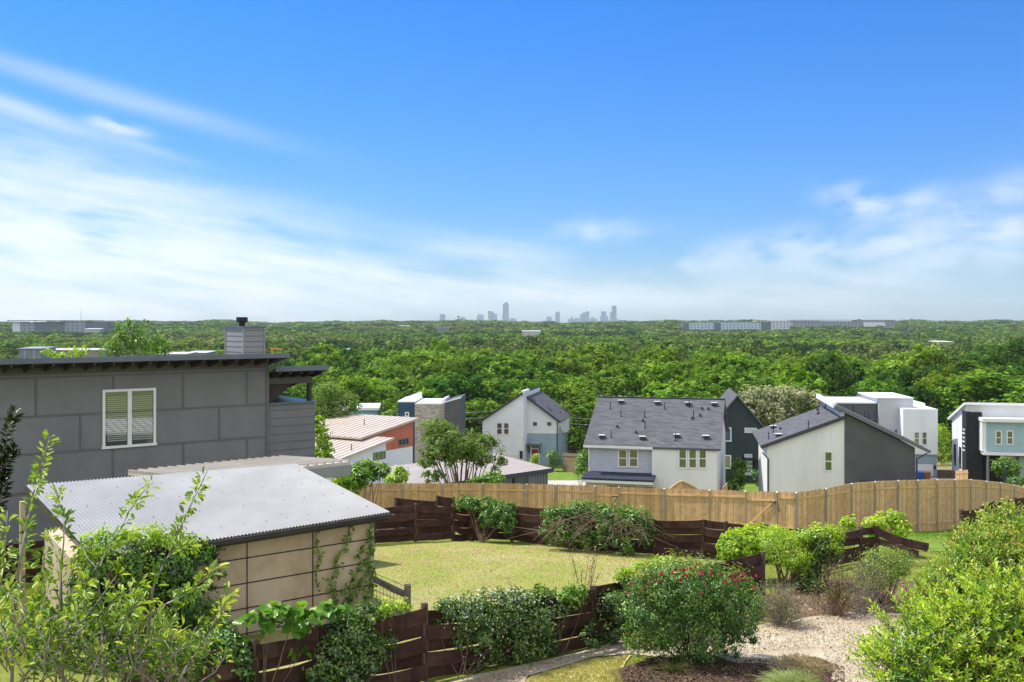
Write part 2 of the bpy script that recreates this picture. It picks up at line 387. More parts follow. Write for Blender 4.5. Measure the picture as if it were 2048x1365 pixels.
Q = np.stack([I[:-1, :-1], I[:-1, 1:], I[1:, 1:], I[1:, :-1]], -1).reshape(-1, 4)
me = np_mesh('ground', V, Q); go = link('ground', me, gm, None); tag(go, 'grassy hillside falling from the garden to the wooded plain', 'ground', kind='structure')

def sheet(name, poly, mat, lift, label, cat, step=.4, jag=.0, noise=0.0):
    """a thin sheet following the terrain inside a polygon of ground points"""
    bm = bmesh.new(); rng = random.Random(len(name)*7+len(poly))
    pts = []
    n = len(poly)
    for i in range(n):
        a, b2 = poly[i], poly[(i+1) % n]; m = max(1, int((b2-a).length/step))
        for j in range(m):
            p = a.lerp(b2, j/m); pts.append(Vector((p.x+rng.uniform(-jag, jag), p.y+rng.uniform(-jag, jag), 0)))
    f = bm.faces.new([bm.verts.new(p) for p in pts])
    xs = [p.x for p in pts]; y_ = [p.y for p in pts]
    for k, (lo, hi, no) in enumerate(((min(xs), max(xs), (1,0,0)), (min(y_), max(y_), (0,1,0)))):
        m = int((hi-lo)/step)
        for i in range(1, m+1):
            c = [0, 0, 0]; c[k] = lo+(hi-lo)*i/(m+1)
            bmesh.ops.bisect_plane(bm, geom=bm.verts[:]+bm.edges[:]+bm.faces[:], plane_co=c, plane_no=no)
    for v in bm.verts: v.co.z = ground(0, v.co.y)+lift
    bmesh.ops.recalc_face_normals(bm, faces=bm.faces)
    if sum(f.normal.z for f in bm.faces) < 0: bmesh.ops.reverse_faces(bm, faces=bm.faces[:])
    me = bpy.data.meshes.new(name); bm.to_mesh(me); bm.free()
    return tag(link(name, me, mat, None), label, cat, kind='structure')
G = lambda *pp: [hit_ground(*p) for p in pp]

m_lawn, N = newmat('dry_lawn'); g = N('ShaderNodeNewGeometry'); pos = g.outputs['Position']
a = N.ramp(N.noise(pos, .55, 5, .6), [(.32, '#9aa650'), (.5, '#aeb064'), (.66, '#c0b482')])
a = N.mix(N.ramp(N.noise(N.scaled(pos, 1, .5, 1), 2.6, 6, .75), [(.50, (0,0,0)), (.62, (1,1,1))]), a, c4('#b89d78'))
a = N.mix(N.math('MULTIPLY', N.ramp(N.noise(pos, 22, 4, .75), [(.42, (0,0,0)), (.68, (1,1,1))]), .25), a, c4('#8f9044'))
b = N('ShaderNodeBsdfPrincipled'); b.inputs['Roughness'].default_value = .95; b.inputs['Specular IOR Level'].default_value = .08; N.l(a, b.inputs['Base Color'])
bp = N('ShaderNodeBump'); bp.inputs['Distance'].default_value = .06; bp.inputs['Strength'].default_value = 1; N.l(N.noise(pos, 16, 5, .75), bp.inputs['Height']); N.l(bp.outputs[0], b.inputs['Normal'])
N.l(b.outputs[0], N('ShaderNodeOutputMaterial').inputs[0])
m_gravel = surf('gravel_mat', '#b6a68c', '#cbbda3', 1.2, rough=.95, spec=.1, bump=.05, bscale=22, speck=('#8a7860', 26, .5))
m_mulch = surf('mulch_mat', '#42352d', '#604d41', 2.5, rough=.95, spec=.1, bump=.08, bscale=24, speck=('#7c6a5a', 30, .45))
m_brightlawn = surf('fresh_lawn_mat', '#5f7a2a', '#7b913c', 1.5, rough=.95, spec=.1, bump=.04, bscale=20, speck=('#4a6420', 18, .5))
m_conc = surf('concrete_mat', '#a9a298', '#bdb6ab', .8, rough=.9, spec=.2)
m_soil = surf('soil_mat', '#5d4a3a', '#7b6450', 1.6, rough=.95, spec=.1, bump=.06, bscale=20, speck=('#8d775f', 24, .4))
sheet('dry_lawn', G((560, 1180), (748, 1094), (905, 1084), (1100, 1094), (1300, 1110), (1490, 1128), (1380, 1180), (1185, 1285), (850, 1360), (700, 1420), (480, 1400)), m_lawn, .008, 'pale yellow green lawn with strawy patches inside the brown fence', 'lawn', .8)
sheet('gravel_path', G((820, 1420), (900, 1362), (1110, 1318), (1240, 1282), (1330, 1290), (1480, 1262), (1590, 1236), (1700, 1222), (1800, 1225), (1860, 1300), (1850, 1440), (1500, 1440), (1440, 1330), (1260, 1308), (1180, 1316), (1060, 1352), (980, 1440)), m_gravel, .014, 'pale tan gravel path running past the rose bush', 'path', .5, .05)
sheet('mulch_bed', G((1220, 1345), (1300, 1318), (1400, 1308), (1470, 1328), (1545, 1334), (1600, 1314), (1640, 1316), (1675, 1340), (1672, 1420), (1240, 1440)), m_mulch, .022, 'dark brown mulch bed under the rose bush and the grass tufts', 'flower bed', .3, .09)
sheet('soil_bed', G((1500, 1240), (1520, 1195), (1620, 1165), (1760, 1150), (1900, 1180), (1900, 1232), (1780, 1228), (1700, 1225), (1620, 1236), (1560, 1246)), m_soil, .019, 'bare brown earth under the twiggy shrubs', 'flower bed', .4, .06)
sheet('front_lawn', G((960, 1420), (1065, 1356), (1180, 1320), (1262, 1312), (1240, 1345), (1280, 1440)), surf('strawy_lawn', '#a9a45e', '#c4b384', 1.1, rough=.95, spec=.08, bump=.04, bscale=16, speck=('#8f9048', 12, .35)), .020, 'small strip of dry lawn below the gravel path', 'lawn', .5, .04)
sheet('side_lawn', G((1560, 1085), (1660, 1052), (1900, 1028), (2060, 1012), (2200, 1030), (2200, 1100), (1800, 1105)), m_brightlawn, .015, 'bright green grass strip beside the curving cedar fence', 'lawn', 1.0)
sheet('house_lawn', G((1080, 968), (1095, 938), (1150, 930), (1178, 945), (1175, 968)), m_brightlawn, .03, 'bright green lawn in front of the white gabled house', 'lawn', 2)
sheet('house_lawn', G((1440, 985), (1452, 962), (1530, 962), (1540, 985)), m_brightlawn, .03, 'bright green lawn in front of the dark green gabled house', 'lawn', 2)
sheet('driveway', G((1000, 1000), (1090, 962), (1170, 962), (1240, 1000)), m_conc, .045, 'pale concrete driveway between the carport and the wide grey roofed house', 'driveway', 2)
sheet('street', G((1240, 962), (1250, 940), (1960, 940), (2200, 962)), surf('asphalt_mat', '#55534f', '#66635e', 1, rough=.95), .02, 'grey asphalt lane between the houses', 'street', 3)

def grass_blades(name, poly, n, h, cols, label, seed):
    rng = np.random.default_rng(seed); P2 = np.array([(p.x, p.y) for p in poly])
    lo, hi = P2.min(0), P2.max(0); pts = rng.uniform(lo, hi, (n*2, 2))
    ins = np.zeros(len(pts), bool); j = len(P2)-1
    for i in range(len(P2)):
        a, b2 = P2[i], P2[j]
        c = (a[1] > pts[:, 1]) != (b2[1] > pts[:, 1])
        ins ^= c & (pts[:, 0] < (b2[0]-a[0])*(pts[:, 1]-a[1])/(b2[1]-a[1]+1e-12)+a[0]); j = i
    pts = pts[ins][:n]; n = len(pts)
    z = gy(pts[:, 1])+.01; base = np.column_stack([pts, z])
    d = rdir(n, rng)*.55; d[:, 2] = np.abs(d[:, 2])+.55; d = unit(d)
    clump = np.sin(pts[:, 0]*3.1+np.sin(pts[:, 1]*2.3)*2)*.5+np.sin(pts[:, 1]*4.7+pts[:, 0])*.5
    V, Q = leaf6(base, d, rdir(n, rng), h*rng.uniform(.5, 1.4, n), h*.28, rng=rng)
    T = np.repeat(np.clip(.5+.2*clump+rng.normal(0, .22, n), 0, 1), 6)
    return np_obj(name, V, Q, leafmat(name+'_mat', cols, .35, .04), None, T, label, 'grass', kind='stuff')
grass_blades('grass', G((600, 1180), (748, 1094), (905, 1084), (1100, 1094), (1300, 1110), (1480, 1128), (1380, 1180), (1185, 1280), (850, 1355), (760, 1300)), 60000, .032, ['#8a9c42', '#a6ae5a', '#bcb876', '#c8b488'], 'short dry grass blades on the lawn inside the brown fence', 3)
grass_blades('grass', G((-60, 1330), (-60, 1165), (112, 1158), (112, 1330)), 16000, .08, ['#6d8426', '#90a535', '#aebb50'], 'bright grass blades left of the tan shed', 4)
grass_blades('grass', G((1700, 1062), (1800, 1040), (2000, 1026), (2060, 1040), (2000, 1080), (1800, 1090)), 16000, .09, ['#5c8120', '#7d9f36', '#98b04c'], 'green grass blades beside the curving cedar fence', 5)
grass_blades('grass', G((985, 1420), (1065, 1356), (1180, 1322), (1258, 1314), (1235, 1345), (1270, 1420)), 8000, .05, ['#9aa050', '#bab26c', '#ccbe8c'], 'dry grass blades on the strip below the gravel path', 6)

# ------------------------------------------------------------------ air
if HAZE := .66e-4:
    hm, N = newmat('haze_air'); v = N('ShaderNodeVolumePrincipled'); v.inputs['Color'].default_value = (.90, .96, 1, 1); v.inputs['Density'].default_value = HAZE; v.inputs['Anisotropy'].default_value = .1
    N.l(v.outputs[0], N('ShaderNodeOutputMaterial').inputs['Volume'])
    x0, y0, z0, x1, y1, z1 = -7300, -320, -26, 7300, 9400, 215
    hz = MB().hexa([(x0,y0,z0),(x1,y0,z0),(x1,y1,z0),(x0,y1,z0)], [(x0,y0,z1),(x1,y0,z1),(x1,y1,z1),(x0,y1,z1)]).build('haze', hm, None, 'pale blue haze lying over the far woods and towers', 'haze', kind='stuff')

# loose stones on the path and chips on the beds
def litter(name, poly, n, size, cols, label, cat_, seed):
    rng = np.random.default_rng(seed); P2 = np.array([(p.x, p.y) for p in poly]); pts = rng.uniform(P2.min(0), P2.max(0), (n*2, 2)); ins = np.zeros(len(pts), bool); j = len(P2)-1
    for i in range(len(P2)):
        a, b2 = P2[i], P2[j]; c = (a[1] > pts[:, 1]) != (b2[1] > pts[:, 1]); ins ^= c & (pts[:, 0] < (b2[0]-a[0])*(pts[:, 1]-a[1])/(b2[1]-a[1]+1e-12)+a[0]); j = i
    pts = pts[ins][:n]; n = len(pts); pos = np.column_stack([pts, gy(pts[:, 1])+.028]); nr = unit(rng.normal(0, .5, (n, 3))+np.array([0, 0, 1])); s_ = size*np.exp(rng.normal(0, .45, n))
    V, Q = quads_leaf(pos, nr, s_*1.5, s_, rng); V2, Q2 = quads_leaf(pos+np.array([0, 0, .006]), unit(nr+rng.normal(0, .5, (n, 3))), s_*1.2, s_*.9, rng); T = np.repeat(rng.uniform(0, 1, n), 4)
    return np_obj(name, np.concatenate([V, V2]), np.concatenate([Q, Q2+len(V)]), leafmat(name+'_mat', cols, .0, .0), None, np.concatenate([T, T]), label, cat_, kind='stuff')
litter('gravel', G((1240, 1300), (1480, 1266), (1700, 1226), (1800, 1230), (1850, 1300), (1840, 1400), (1700, 1400), (1640, 1300), (1440, 1312)), 12000, .015, ['#8d7a62', '#a8957a', '#cfc0a6', '#e0d4be'], 'loose pale stones scattered on the gravel path', 'gravel', 11)
litter('gravel', G((930, 1365), (1110, 1322), (1240, 1286), (1260, 1304), (1180, 1314), (1060, 1350), (990, 1400)), 4000, .014, ['#8d7a62', '#a8957a', '#cfc0a6'], 'loose pale stones scattered along the narrow path', 'gravel', 12)
litter('mulch_chips', G((1240, 1345), (1310, 1322), (1470, 1326), (1600, 1310), (1690, 1338), (1690, 1400), (1260, 1420)), 5000, .02, ['#221a16', '#443428', '#6b5644', '#94806a'], 'dark wood chips and dead leaves on the mulch bed', 'mulch', 13)
litter('leaf_litter', G((1510, 1240), (1530, 1200), (1760, 1155), (1880, 1190), (1880, 1225), (1700, 1222), (1560, 1243)), 3500, .024, ['#3a2c22', '#6b543f', '#a08a6c', '#c4ae8c'], 'dead leaves lying on the earth under the twiggy shrubs', 'leaf litter', 14)
litter('clippings', G((770, 1120), (905, 1095), (1100, 1100), (1300, 1116), (1450, 1135), (1300, 1200), (1000, 1240), (850, 1200)), 5000, .016, ['#b8a06e', '#cbb88a', '#a89460'], 'dry mown grass clippings lying in streaks on the lawn', 'grass clippings', 15)
# ------------------------------------------------------------------ house materials
m_white = surf('white_siding', '#d8dadc', '#e4e5e6', .5, stretch=(1, 1, .4), rough=.6, lap=.0)
m_whitelap = surf('white_lap_siding', '#dcdfe4', '#e5e7ea', .8, rough=.6, lap=.2, lapd=.02)
m_cream = surf('cream_panel', '#d4d3d2', '#e0dfde', .5, stretch=(1, 1, .35), rough=.65)
m_bluelap = surf('blue_grey_lap_siding', '#b2b7c2', '#bdc2cc', .8, rough=.6, lap=.2, lapd=.02)
m_paleblue = surf('pale_blue_siding', '#8fa3ad', '#9aaeb7', .8, rough=.6, lap=.2, lapd=.02)
m_trim = surf('white_trim', '#dcdcdc', '#e2e2e2', 1, rough=.5)
m_dkgreen = surf('dark_green_siding', '#2a3438', '#303b3f', 1, rough=.65, lap=.2, lapd=.012)
m_charcoal = surf('charcoal_siding', '#515254', '#595a5c', 1, rough=.65, lap=.2, lapd=.01)
m_black = surf('black_brick', '#202126', '#2a2b30', 3, rough=.8)
m_roofdk = shingle('dark_shingles', '#454549', '#6c6b6e')
m_roofed = surf('roof_edge_dark', '#3a3c42', '#44464c', 2, rough=.6)
m_door_red = surf('red_door_paint', '#8c2c28', rough=.4)
m_metalroof = surf('pale_metal_roof', '#b8a999', '#c2b4a5', .6, rough=.5, spec=.4)
m_seamdk = surf('metal_seam', '#aa9b8c', '#b4a698', .6, rough=.5)
m_metalroof2 = surf('tan_grey_metal_roof', '#a09890', '#aba39b', .6, rough=.5, spec=.4)
m_orange = surf('terracotta_siding', '#b5654c', '#c07258', .9, rough=.7, lap=.25, lapd=.015)
m_greymetal = surf('grey_metal_siding', '#72757a', '#7d8085', .8, rough=.5, metal=.2)
m_navy = surf('navy_siding', '#2f4a63', '#37536d', .8, rough=.6, lap=.2, lapd=.012)
m_glass = glassmat('window_glass', '#1d211d', .34)
m_glassbrown = glassmat('window_glass_brown', '#5a3d30', .12)
m_glasstan = glassmat('window_glass_tan', '#332e22', .2)
m_frost = glassmat('frosted_glass', '#a9b8bf', .25, .3)
m_dark = surf('dark_opening', '#15161a', rough=.8)
m_black_metal = surf('black_metal', '#1b1c1f', rough=.5)
m_lightgrey = surf('light_grey_siding', '#b3b4b9', '#bbbcc1', .8, rough=.6, lap=.3, lapd=.012)
m_stone, N = newmat('stacked_stone'); g = N('ShaderNodeNewGeometry'); sx = N('ShaderNodeSeparateXYZ'); N.l(g.outputs['Position'], sx.inputs[0]); cx = N('ShaderNodeCombineXYZ')
N.l(N.math('ADD', sx.outputs[0], sx.outputs[1]), cx.inputs[0]); N.l(sx.outputs[2], cx.inputs[1])
bt = N('ShaderNodeTexBrick'); N.l(cx.outputs[0], bt.inputs['Vector']); bt.inputs['Scale'].default_value = 1.0
bt.inputs['Brick Width'].default_value = .46; bt.inputs['Row Height'].default_value = .13; bt.inputs['Mortar Size'].default_value = .008
bt.inputs['Color1'].default_value = lin('#c2b9ad'); bt.inputs['Color2'].default_value = lin('#8d867f'); bt.inputs['Mortar'].default_value = lin('#827c75')
b = N('ShaderNodeBsdfPrincipled'); b.inputs['Roughness'].default_value = .9; N.l(bt.outputs[0], b.inputs['Base Color']); N.l(b.outputs[0], N('ShaderNodeOutputMaterial').inputs[0])

def window(fr, x0, y0, x1, y1, parent, v=0.0, cols=1, rail=True, glass=None, fw=.09, frame=None, name='window', sash=None):
    """a window given by its photo rectangle on the wall plane «v»: frame part with glass as its sub-part"""
    u0, za = fr.hit(x0, y0, v); u1, zb = fr.hit(x1, y1, v); z0, z1 = min(za, zb), max(za, zb)
    m = MB(); o0, o1 = v-.06, v-.004
    m.fbox(fr, u0, u1, o0, o1, z1-fw, z1); m.fbox(fr, u0-.03, u1+.03, o0-.02, o1, z0, z0+fw)
    m.fbox(fr, u0, u0+fw, o0, o1, z0+fw, z1-fw); m.fbox(fr, u1-fw, u1, o0, o1, z0+fw, z1-fw)
    for i in range(1, cols):
        c = u0+(u1-u0)*i/cols; m.fbox(fr, c-fw*.8, c+fw*.8, o0, o1, z0+fw, z1-fw)
    if rail:
        c = (z0+z1)/2
        for i in range(cols):
            a = u0+(u1-u0)*i/cols+fw*.8; b_ = u0+(u1-u0)*(i+1)/cols-fw*.8
            m.fbox(fr, a, b_, o0+.02, o1, c-.035, c+.035)
    w = m.build(name, frame or m_trim, parent)
    if sash: tag(w, sash)
    for i in range(cols):
        a = u0+(u1-u0)*i/cols+fw*.5; b_ = u0+(u1-u0)*(i+1)/cols-fw*.5
        MB().fbox(fr, a, b_, v-.022, v-.012, z0+fw*.5, z1-fw*.5).build('pane', glass or m_glass, w)
    return w
def slab(pts, th):  # a roof plane: four points, thickened upwards
    m = MB(); n = (Vector(pts[1])-Vector(pts[0])).cross(Vector(pts[2])-Vector(pts[0])).normalized()
    if n.z < 0: n = -n
    return m.prism(pts, n*th), n
def roof_bits(parent, p0, n, boxes=(), pipes=(), caps=()):
    for x, y in boxes:
        c = hit_plane(x, y, p0, n); m = MB()
        m.box(c+Vector((0, 0, .1)), (.42, .36, .2)); m.box(c+Vector((0, -.02, .215)), (.5, .46, .03), 1); m.build('roof_vent', [m_roofed, m_trim], parent)
    for x, y in pipes:
        c = hit_plane(x, y, p0, n); MB().tube([c-Vector((0,0,.1)), c+Vector((0,0,.02)), c+Vector((0,0,.03)), c+Vector((0,0,.55))], [.1,.09,.036,.036], 7).build('vent_pipe', m_black_metal, parent)
    for x, y in caps:
        c = hit_plane(x, y, p0, n); MB().tube([c-Vector((0,0,.1)), c+Vector((0,0,.12)), c+Vector((0,0,.125)), c+Vector((0,0,.2))], [.08,.08,.13,.1], 8).build('vent_cap', m_roofed, parent)
def zz(x, y, s, ox, oy):  # coordinates read in an enlarged crop -> photo pixels
    return ox+x*s, oy+y*s
Z3 = lambda x, y: zz(x, y, 420/2048, 1140, 760)
Z2 = lambda x, y: zz(x, y, 640/2048, 600, 740)
Z4 = lambda x, y: zz(x, y, 548/2048, 1500, 760)

# ------------------------------------------------------------------ wide house with the long grey shingle roof
fr = Fr(1180, 80, deg=15); base = -16.6
u1, _ = fr.hit(1305, 900); uR, _ = fr.hit(1434, 900)
h = thing('wide_house', 'long two storey house with grey shingle roof and bluish siding beside a cream panelled front', 'house', fr.pt(uR/2, 3, ground(0, 82)))
_, zE = fr.hit(1240, 889); D = 12.4
_, zrow = fr.hit(1300, 801, D/2); zR = zrow
m = MB(); m.prism([fr.pt(0, 0, base), fr.pt(0, D, base), fr.pt(0, D, zE), fr.pt(0, D/2, zR-.1), fr.pt(0, 0, zE)], fr.vec(u1, 0)); m.build('wall', m_bluelap, h)
m = MB(); m.prism([fr.pt(u1, -.42, base), fr.pt(u1, D, base), fr.pt(u1, D, zE), fr.pt(u1, D/2, zR-.12), fr.pt(u1, -.42, zE-.2)], fr.vec(uR-u1, 0))
for k in range(1, 5): m.fbox(fr, u1+(uR-u1)*k/5-.02, u1+(uR-u1)*k/5+.02, -.435, -.418, base, zE-.25, 1)
m.build('wall', [m_cream, m_trim], h, 'cream panelled wall section')
n = None
# roof with a forward step over the cream section
sl_ = (zR-zE)/(D/2)
def rp(u, v): return fr.pt(u, v, zE+.06+sl_*v if v <= D/2 else zE+.06+sl_*(D-v))
m = MB(); up = Vector((0, 0, .16))
m.prism([rp(-.45, -.5), rp(u1+.1, -.5), rp(u1+.1, D/2), rp(-.45, D/2)], up)
m.prism([rp(u1+.1, -.56), rp(uR+.3, -.56), rp(uR+.3, D/2), rp(u1+.1, D/2)], up)
m.prism([rp(-.45, D/2+.002), rp(uR+.3, D/2+.002), rp(uR+.3, D+.5), rp(-.45, D+.5)], up)
rf = m.build('roof', m_roofdk, h)
MB().beam(rp(-.45, D/2)+up*1.1, rp(uR+.3, D/2)+up*1.1, .28, .06).build('ridge_cap', m_roofed, rf)
m = MB(); m.beam(rp(-.45, -.52)+Vector((0,0,.02)), rp(u1+.08, -.52)+Vector((0,0,.02)), .06, .2); m.build('gutter', m_trim, h)
nrm = (rp(1, 0)-rp(0, 0)).cross(rp(0, 1)-rp(0, 0)).normalized(); p0 = rp(0, 0)+up
roof_bits(rf, p0, nrm, [Z3(*q) for q in ((495,224),(852,236),(1150,244),(1405,248),(310,564),(705,577),(1042,557),(1325,569))],
          [Z3(*q) for q in ((393,280),(497,357),(728,369),(733,472),(402,560),(924,286),(1163,266),(1205,366),(1030,594))],
          [Z3(*q) for q in ((460,464),(1190,384),(710,407),(1287,289),(1347,292),(1267,354),(643,520))])
for x0, x1 in ((468, 562), (574, 668)): window(fr, *Z3(x0, 674), *Z3(x1, 856), h, 0, glass=m_glasstan, fw=.1)
for x0, x1 in ((1055, 1143), (1153, 1241), (1251, 1337)): window(fr, *Z3(x0, 670), *Z3(x1, 868), h, -.42, glass=m_glasstan, fw=.1)
# small pent roof and garage front under it
_, za = fr.hit(*Z3(500, 918)); _, zb = fr.hit(*Z3(500, 985), -1.6)
m = MB(); q = [fr.pt(-.35, 0, za), fr.pt(u1+.3, 0, za), fr.pt(u1+.3, -1.7, zb), fr.pt(-.35, -1.7, zb)]
m.prism(q, Vector((0, 0, .14))); m.build('pent_roof', shingle('shaded_shingles', '#2b303b', '#3c414d'), h)  # navy tone is the wall's shade, put into the shingle colour
m = MB(); m.fbox(fr, -.1, u1-.05, -1.35, -.004, base, zb-.02); m.fbox(fr, -.3, u1+.25, -1.68, -1.6, zb-.22, zb-.015, 1); m.build('garage_front', [surf('beige_siding', '#bdb09a', '#c6baa5', 1), m_trim], h)
MB().fbox(fr, 1.6, 5.4, -1.39, -1.352, base, zb-.45).build('garage_door', m_dark, h)
m = MB(); m.tube([rp(-.05, -.45), fr.pt(-.06, -.07, zE-.5), fr.pt(-.06, -.07, za+.1)], .05); m.build('downspout', m_trim, h)

# ------------------------------------------------------------------ dark green gabled house behind it
fr = Fr(1420, 104, deg=8); base = -17.4
uc, zP = fr.hit(*Z3(1632, 165)); ur, zE = fr.hit(*Z3(1885, 462)); ul = 2*uc-ur
h = thing('gabled_house', 'dark green gabled house with white framed windows and a panelled glass door', 'house', fr.pt(uc, 4, ground(0, 106)))
m = MB(); m.prism([fr.pt(ul, 0, base), fr.pt(ur, 0, base), fr.pt(ur, 0, zE), fr.pt(uc, 0, zP), fr.pt(ul, 0, zE)], fr.vec(0, 11)); m.build('wall', m_dkgreen, h)
sl_ = (zP-zE)/(ur-uc); m = MB(); ov = .5
for s_ in (-1, 1):
    e = fr.pt(uc+s_*(ur-uc+ov), -.35, zE-sl_*ov); p_ = fr.pt(uc+s_*.01, -.35, zP)
    m.prism([e, p_, p_+fr.vec(0, 11.7), e+fr.vec(0, 11.7)], Vector((0, 0, .22)))
rf = m.build('roof', m_roofdk, h)
window(fr, *Z3(1490, 464), *Z3(1574, 602), h, 0, rail=False, fw=.1); window(fr, *Z3(1490, 733), *Z3(1572, 868), h, 0, rail=False, fw=.1)
window(fr, *Z3(1703, 468), *Z3(1824, 518), h, 0, rail=False, glass=m_frost, fw=.08); window(fr, *Z3(1702, 724), *Z3(1776, 758), h, 0, rail=False, glass=m_frost, fw=.06)
u0, z1 = fr.hit(*Z3(1708, 776)); u1, z0 = fr.hit(*Z3(1768, 940))
d = MB().fbox(fr, u0, u1, -.05, -.004, z0, z1).build('door', surf('grey_door_paint', '#4b4f52'), h)
for k in range(4):
    za = z0+(z1-z0)*(.06+.235*k); MB().fbox(fr, u0+.45*(u1-u0)-.35, u0+.45*(u1-u0)+.45, -.075, -.052, za, za+(z1-z0)*.17).build('pane', m_frost, d)
ua, zc = fr.hit(*Z3(1668, 762)); ub, _ = fr.hit(*Z3(1812, 775))
m = MB(); m.fbox(fr, ua, ub, -1.1, -.004, zc-.12, zc+.02); m.build('door_canopy', m_black_metal, h)
for u in (ua+.25, ub-.25): MB().beam(fr.pt(u, -.9, zc-.15), fr.pt(u, -.03, zc-1.0), .08, .08).build('bracket', m_black_metal, h)
MB().tube([fr.pt(ub-.1, -.1, zc-.6), fr.pt(ub-.1, -.1, zc-.3)], .09, 8).build('wall_lamp', m_black_metal, h)

# ------------------------------------------------------------------ cream and charcoal house with two single pitch roofs
fr = Fr(1534, 75, deg=10); base = -16.2; D = 9.2
uA, zA = fr.hit(*Z4(122, 492)); uB, zB = fr.hit(*Z4(706, 286)); uC, zC = fr.hit(*Z4(1232, 497)); _, zT = fr.hit(*Z4(706, 244))
h = thing('mono_pitch_house', 'house with a cream panelled half and a charcoal half under two opposed slanting roofs', 'house', fr.pt(uB, 4, ground(0, 78)))
m = MB(); m.prism([fr.pt(0, 0, base), fr.pt(uB, 0, base), fr.pt(uB, 0, zB-.08), fr.pt(0, 0, zA-.08)], fr.vec(0, D))
for k in range(1, 6): m.fbox(fr, uB*k/6-.02, uB*k/6+.02, -.016, .002, base, zA+(zB-zA)*k/6-.15, 1)
m.build('wall', [m_cream, m_trim], h, 'cream panelled wall half')
m = MB(); m.prism([fr.pt(uB, -.05, base), fr.pt(uC, -.05, base), fr.pt(uC, -.05, zC-.1), fr.pt(uB, -.05, zT-.1)], fr.vec(0, D+.05)); m.build('wall', m_charcoal, h, 'charcoal wall half')
sA = (zB-zA)/uB; q = [fr.pt(-.45, -.25, zA-.45*sA), fr.pt(uB-.02, -.25, zB-.02*sA), fr.pt(uB-.02, D+.3, zB-.02*sA), fr.pt(-.45, D+.3, zA-.45*sA)]
m, n = slab(q, .2); rf = m.build('roof', m_roofdk, h)
roof_bits(rf, q[0]+n*.2, n, [Z4(175, 362), Z4(212, 424)], [Z4(140, 445), Z4(175, 390), Z4(437, 360), Z4(564, 214)], [Z4(226, 373), Z4(505, 232), Z4(510, 258)])
MB().beam(q[0]+Vector((0,-.02,.06)), q[1]+Vector((0,-.02,.06)), .05, .24).build('fascia', m_roofed, h)
sC = (zC-zT)/(uC-uB); q = [fr.pt(uB-.75, -.4, zT-.75*sC), fr.pt(uC+.95, -.4, zC+.95*sC), fr.pt(uC+.95, D+.3, zC+.95*sC), fr.pt(uB-.75, D+.3, zT-.75*sC)]
m, n = slab(q, .22); rf = m.build('roof', m_roofdk, h)
roof_bits(rf, q[0]+n*.22, n, (), [Z4(773, 238), Z4(858, 276), Z4(885, 290)], [Z4(922, 312), Z4(1090, 392)])
MB().beam(q[0]+Vector((0,-.02,.1)), q[1]+Vector((0,-.02,.1)), .05, .2).build('fascia', surf('warm_grey_trim', '#6b6a6c'), h)
MB().fbox(fr, uB-.32, uB-.02, -.2, D+.1, zB+.12, zT+.05).build('clerestory_wall', surf('pale_grey_trim', '#b4bcc2'), h)
m = MB(); m.beam(q[0]+Vector((0,0,.16)), q[3]+Vector((0,0,.16)), .25, .34); m.build('ridge_trim', m_trim, h)
window(fr, *Z4(554, 534), *Z4(617, 684), h, 0, glass=m_glasstan, fw=.08)
m = MB(); m.tube([fr.pt(-.35, -.2, zA-.5), fr.pt(.08, -.1, zA-1.0), fr.pt(.08, -.1, base)], .06); m.build('downspout', m_roofed, h)
m = MB(); m.tube([fr.pt(uC+.8, -.3, zC-.45), fr.pt(uC+.1, -.2, zC-.9), fr.pt(uC+.1, -.2, base)], .06); m.build('downspout', m_roofed, h)
u0, z0 = fr.hit(*Z4(770, 738)); u1, _ = fr.hit(*Z4(1240, 738)); m = MB(); m.fbox(fr, uB+1.2, uC, -1.7, -.06, z0-.35, z0-.12); m.build('low_roof', surf('navy_roof_edge', '#232c3a'), h)

# ------------------------------------------------------------------ white gabled house
fr = Fr(965, 122.5, deg=11); base = -19.0
uL, zE = fr.hit(966, 842); uP, zP = fr.hit(1047, 787); uE, zE2 = fr.hit(1114, 842, 2.4)
h = thing('gabled_house', 'white gabled house with a red front door and a lower grey blue entrance front', 'house', fr.pt(uP, 5, ground(0, 125)))
m = MB(); m.prism([fr.pt(0, 0, base), fr.pt(uP, 0, base), fr.pt(uP, 0, zP-.05), fr.pt(0, 0, zE-.05)], fr.vec(0, 12)); m.build('wall', m_whitelap, h)
zb = fr.hit(*Z2(1550, 408), 2.4)[1]; zPr = fr.hit(1056, 797, 2.4)[1]
m = MB(); m.prism([fr.pt(uP+.002, 2.4, zb), fr.pt(uE, 2.4, zb), fr.pt(uE, 2.4, zE2-.05), fr.pt(uP+.002, 2.4, zPr-.05)], fr.vec(0, 9.6)); m.build('wall', m_white, h)
MB().fbox(fr, uP+.002, uE-.02, 2.42, 12, base, zb-.002).build('wall', m_paleblue, h, 'grey blue lower wall around the entrance')
sl_ = (zP-zE)/uP; q = [fr.pt(-.45, -.35, zE-.45*sl_), fr.pt(uP, -.35, zP), fr.pt(uP, 12.3, zP), fr.pt(-.45, 12.3, zE-.45*sl_)]
m, n = slab(q, .2); m.build('roof', m_roofed, h, 'left roof slope seen edge on')
sr = (zE2-zPr)/(uE-uP); q = [fr.pt(uP, 2.0, zPr+.1), fr.pt(uE+.45, 2.0, zE2+.45*sr+.1), fr.pt(uE+.45, 12.3, zE2+.45*sr+.1), fr.pt(uP, 12.3, zPr+.1)]
m, n = slab(q, .2); rf = m.build('roof', m_roofdk, h)
roof_bits(rf, q[0]+n*.2, n, (), (), [Z2(1590, 248), Z2(1605, 262), Z2(1665, 276)])
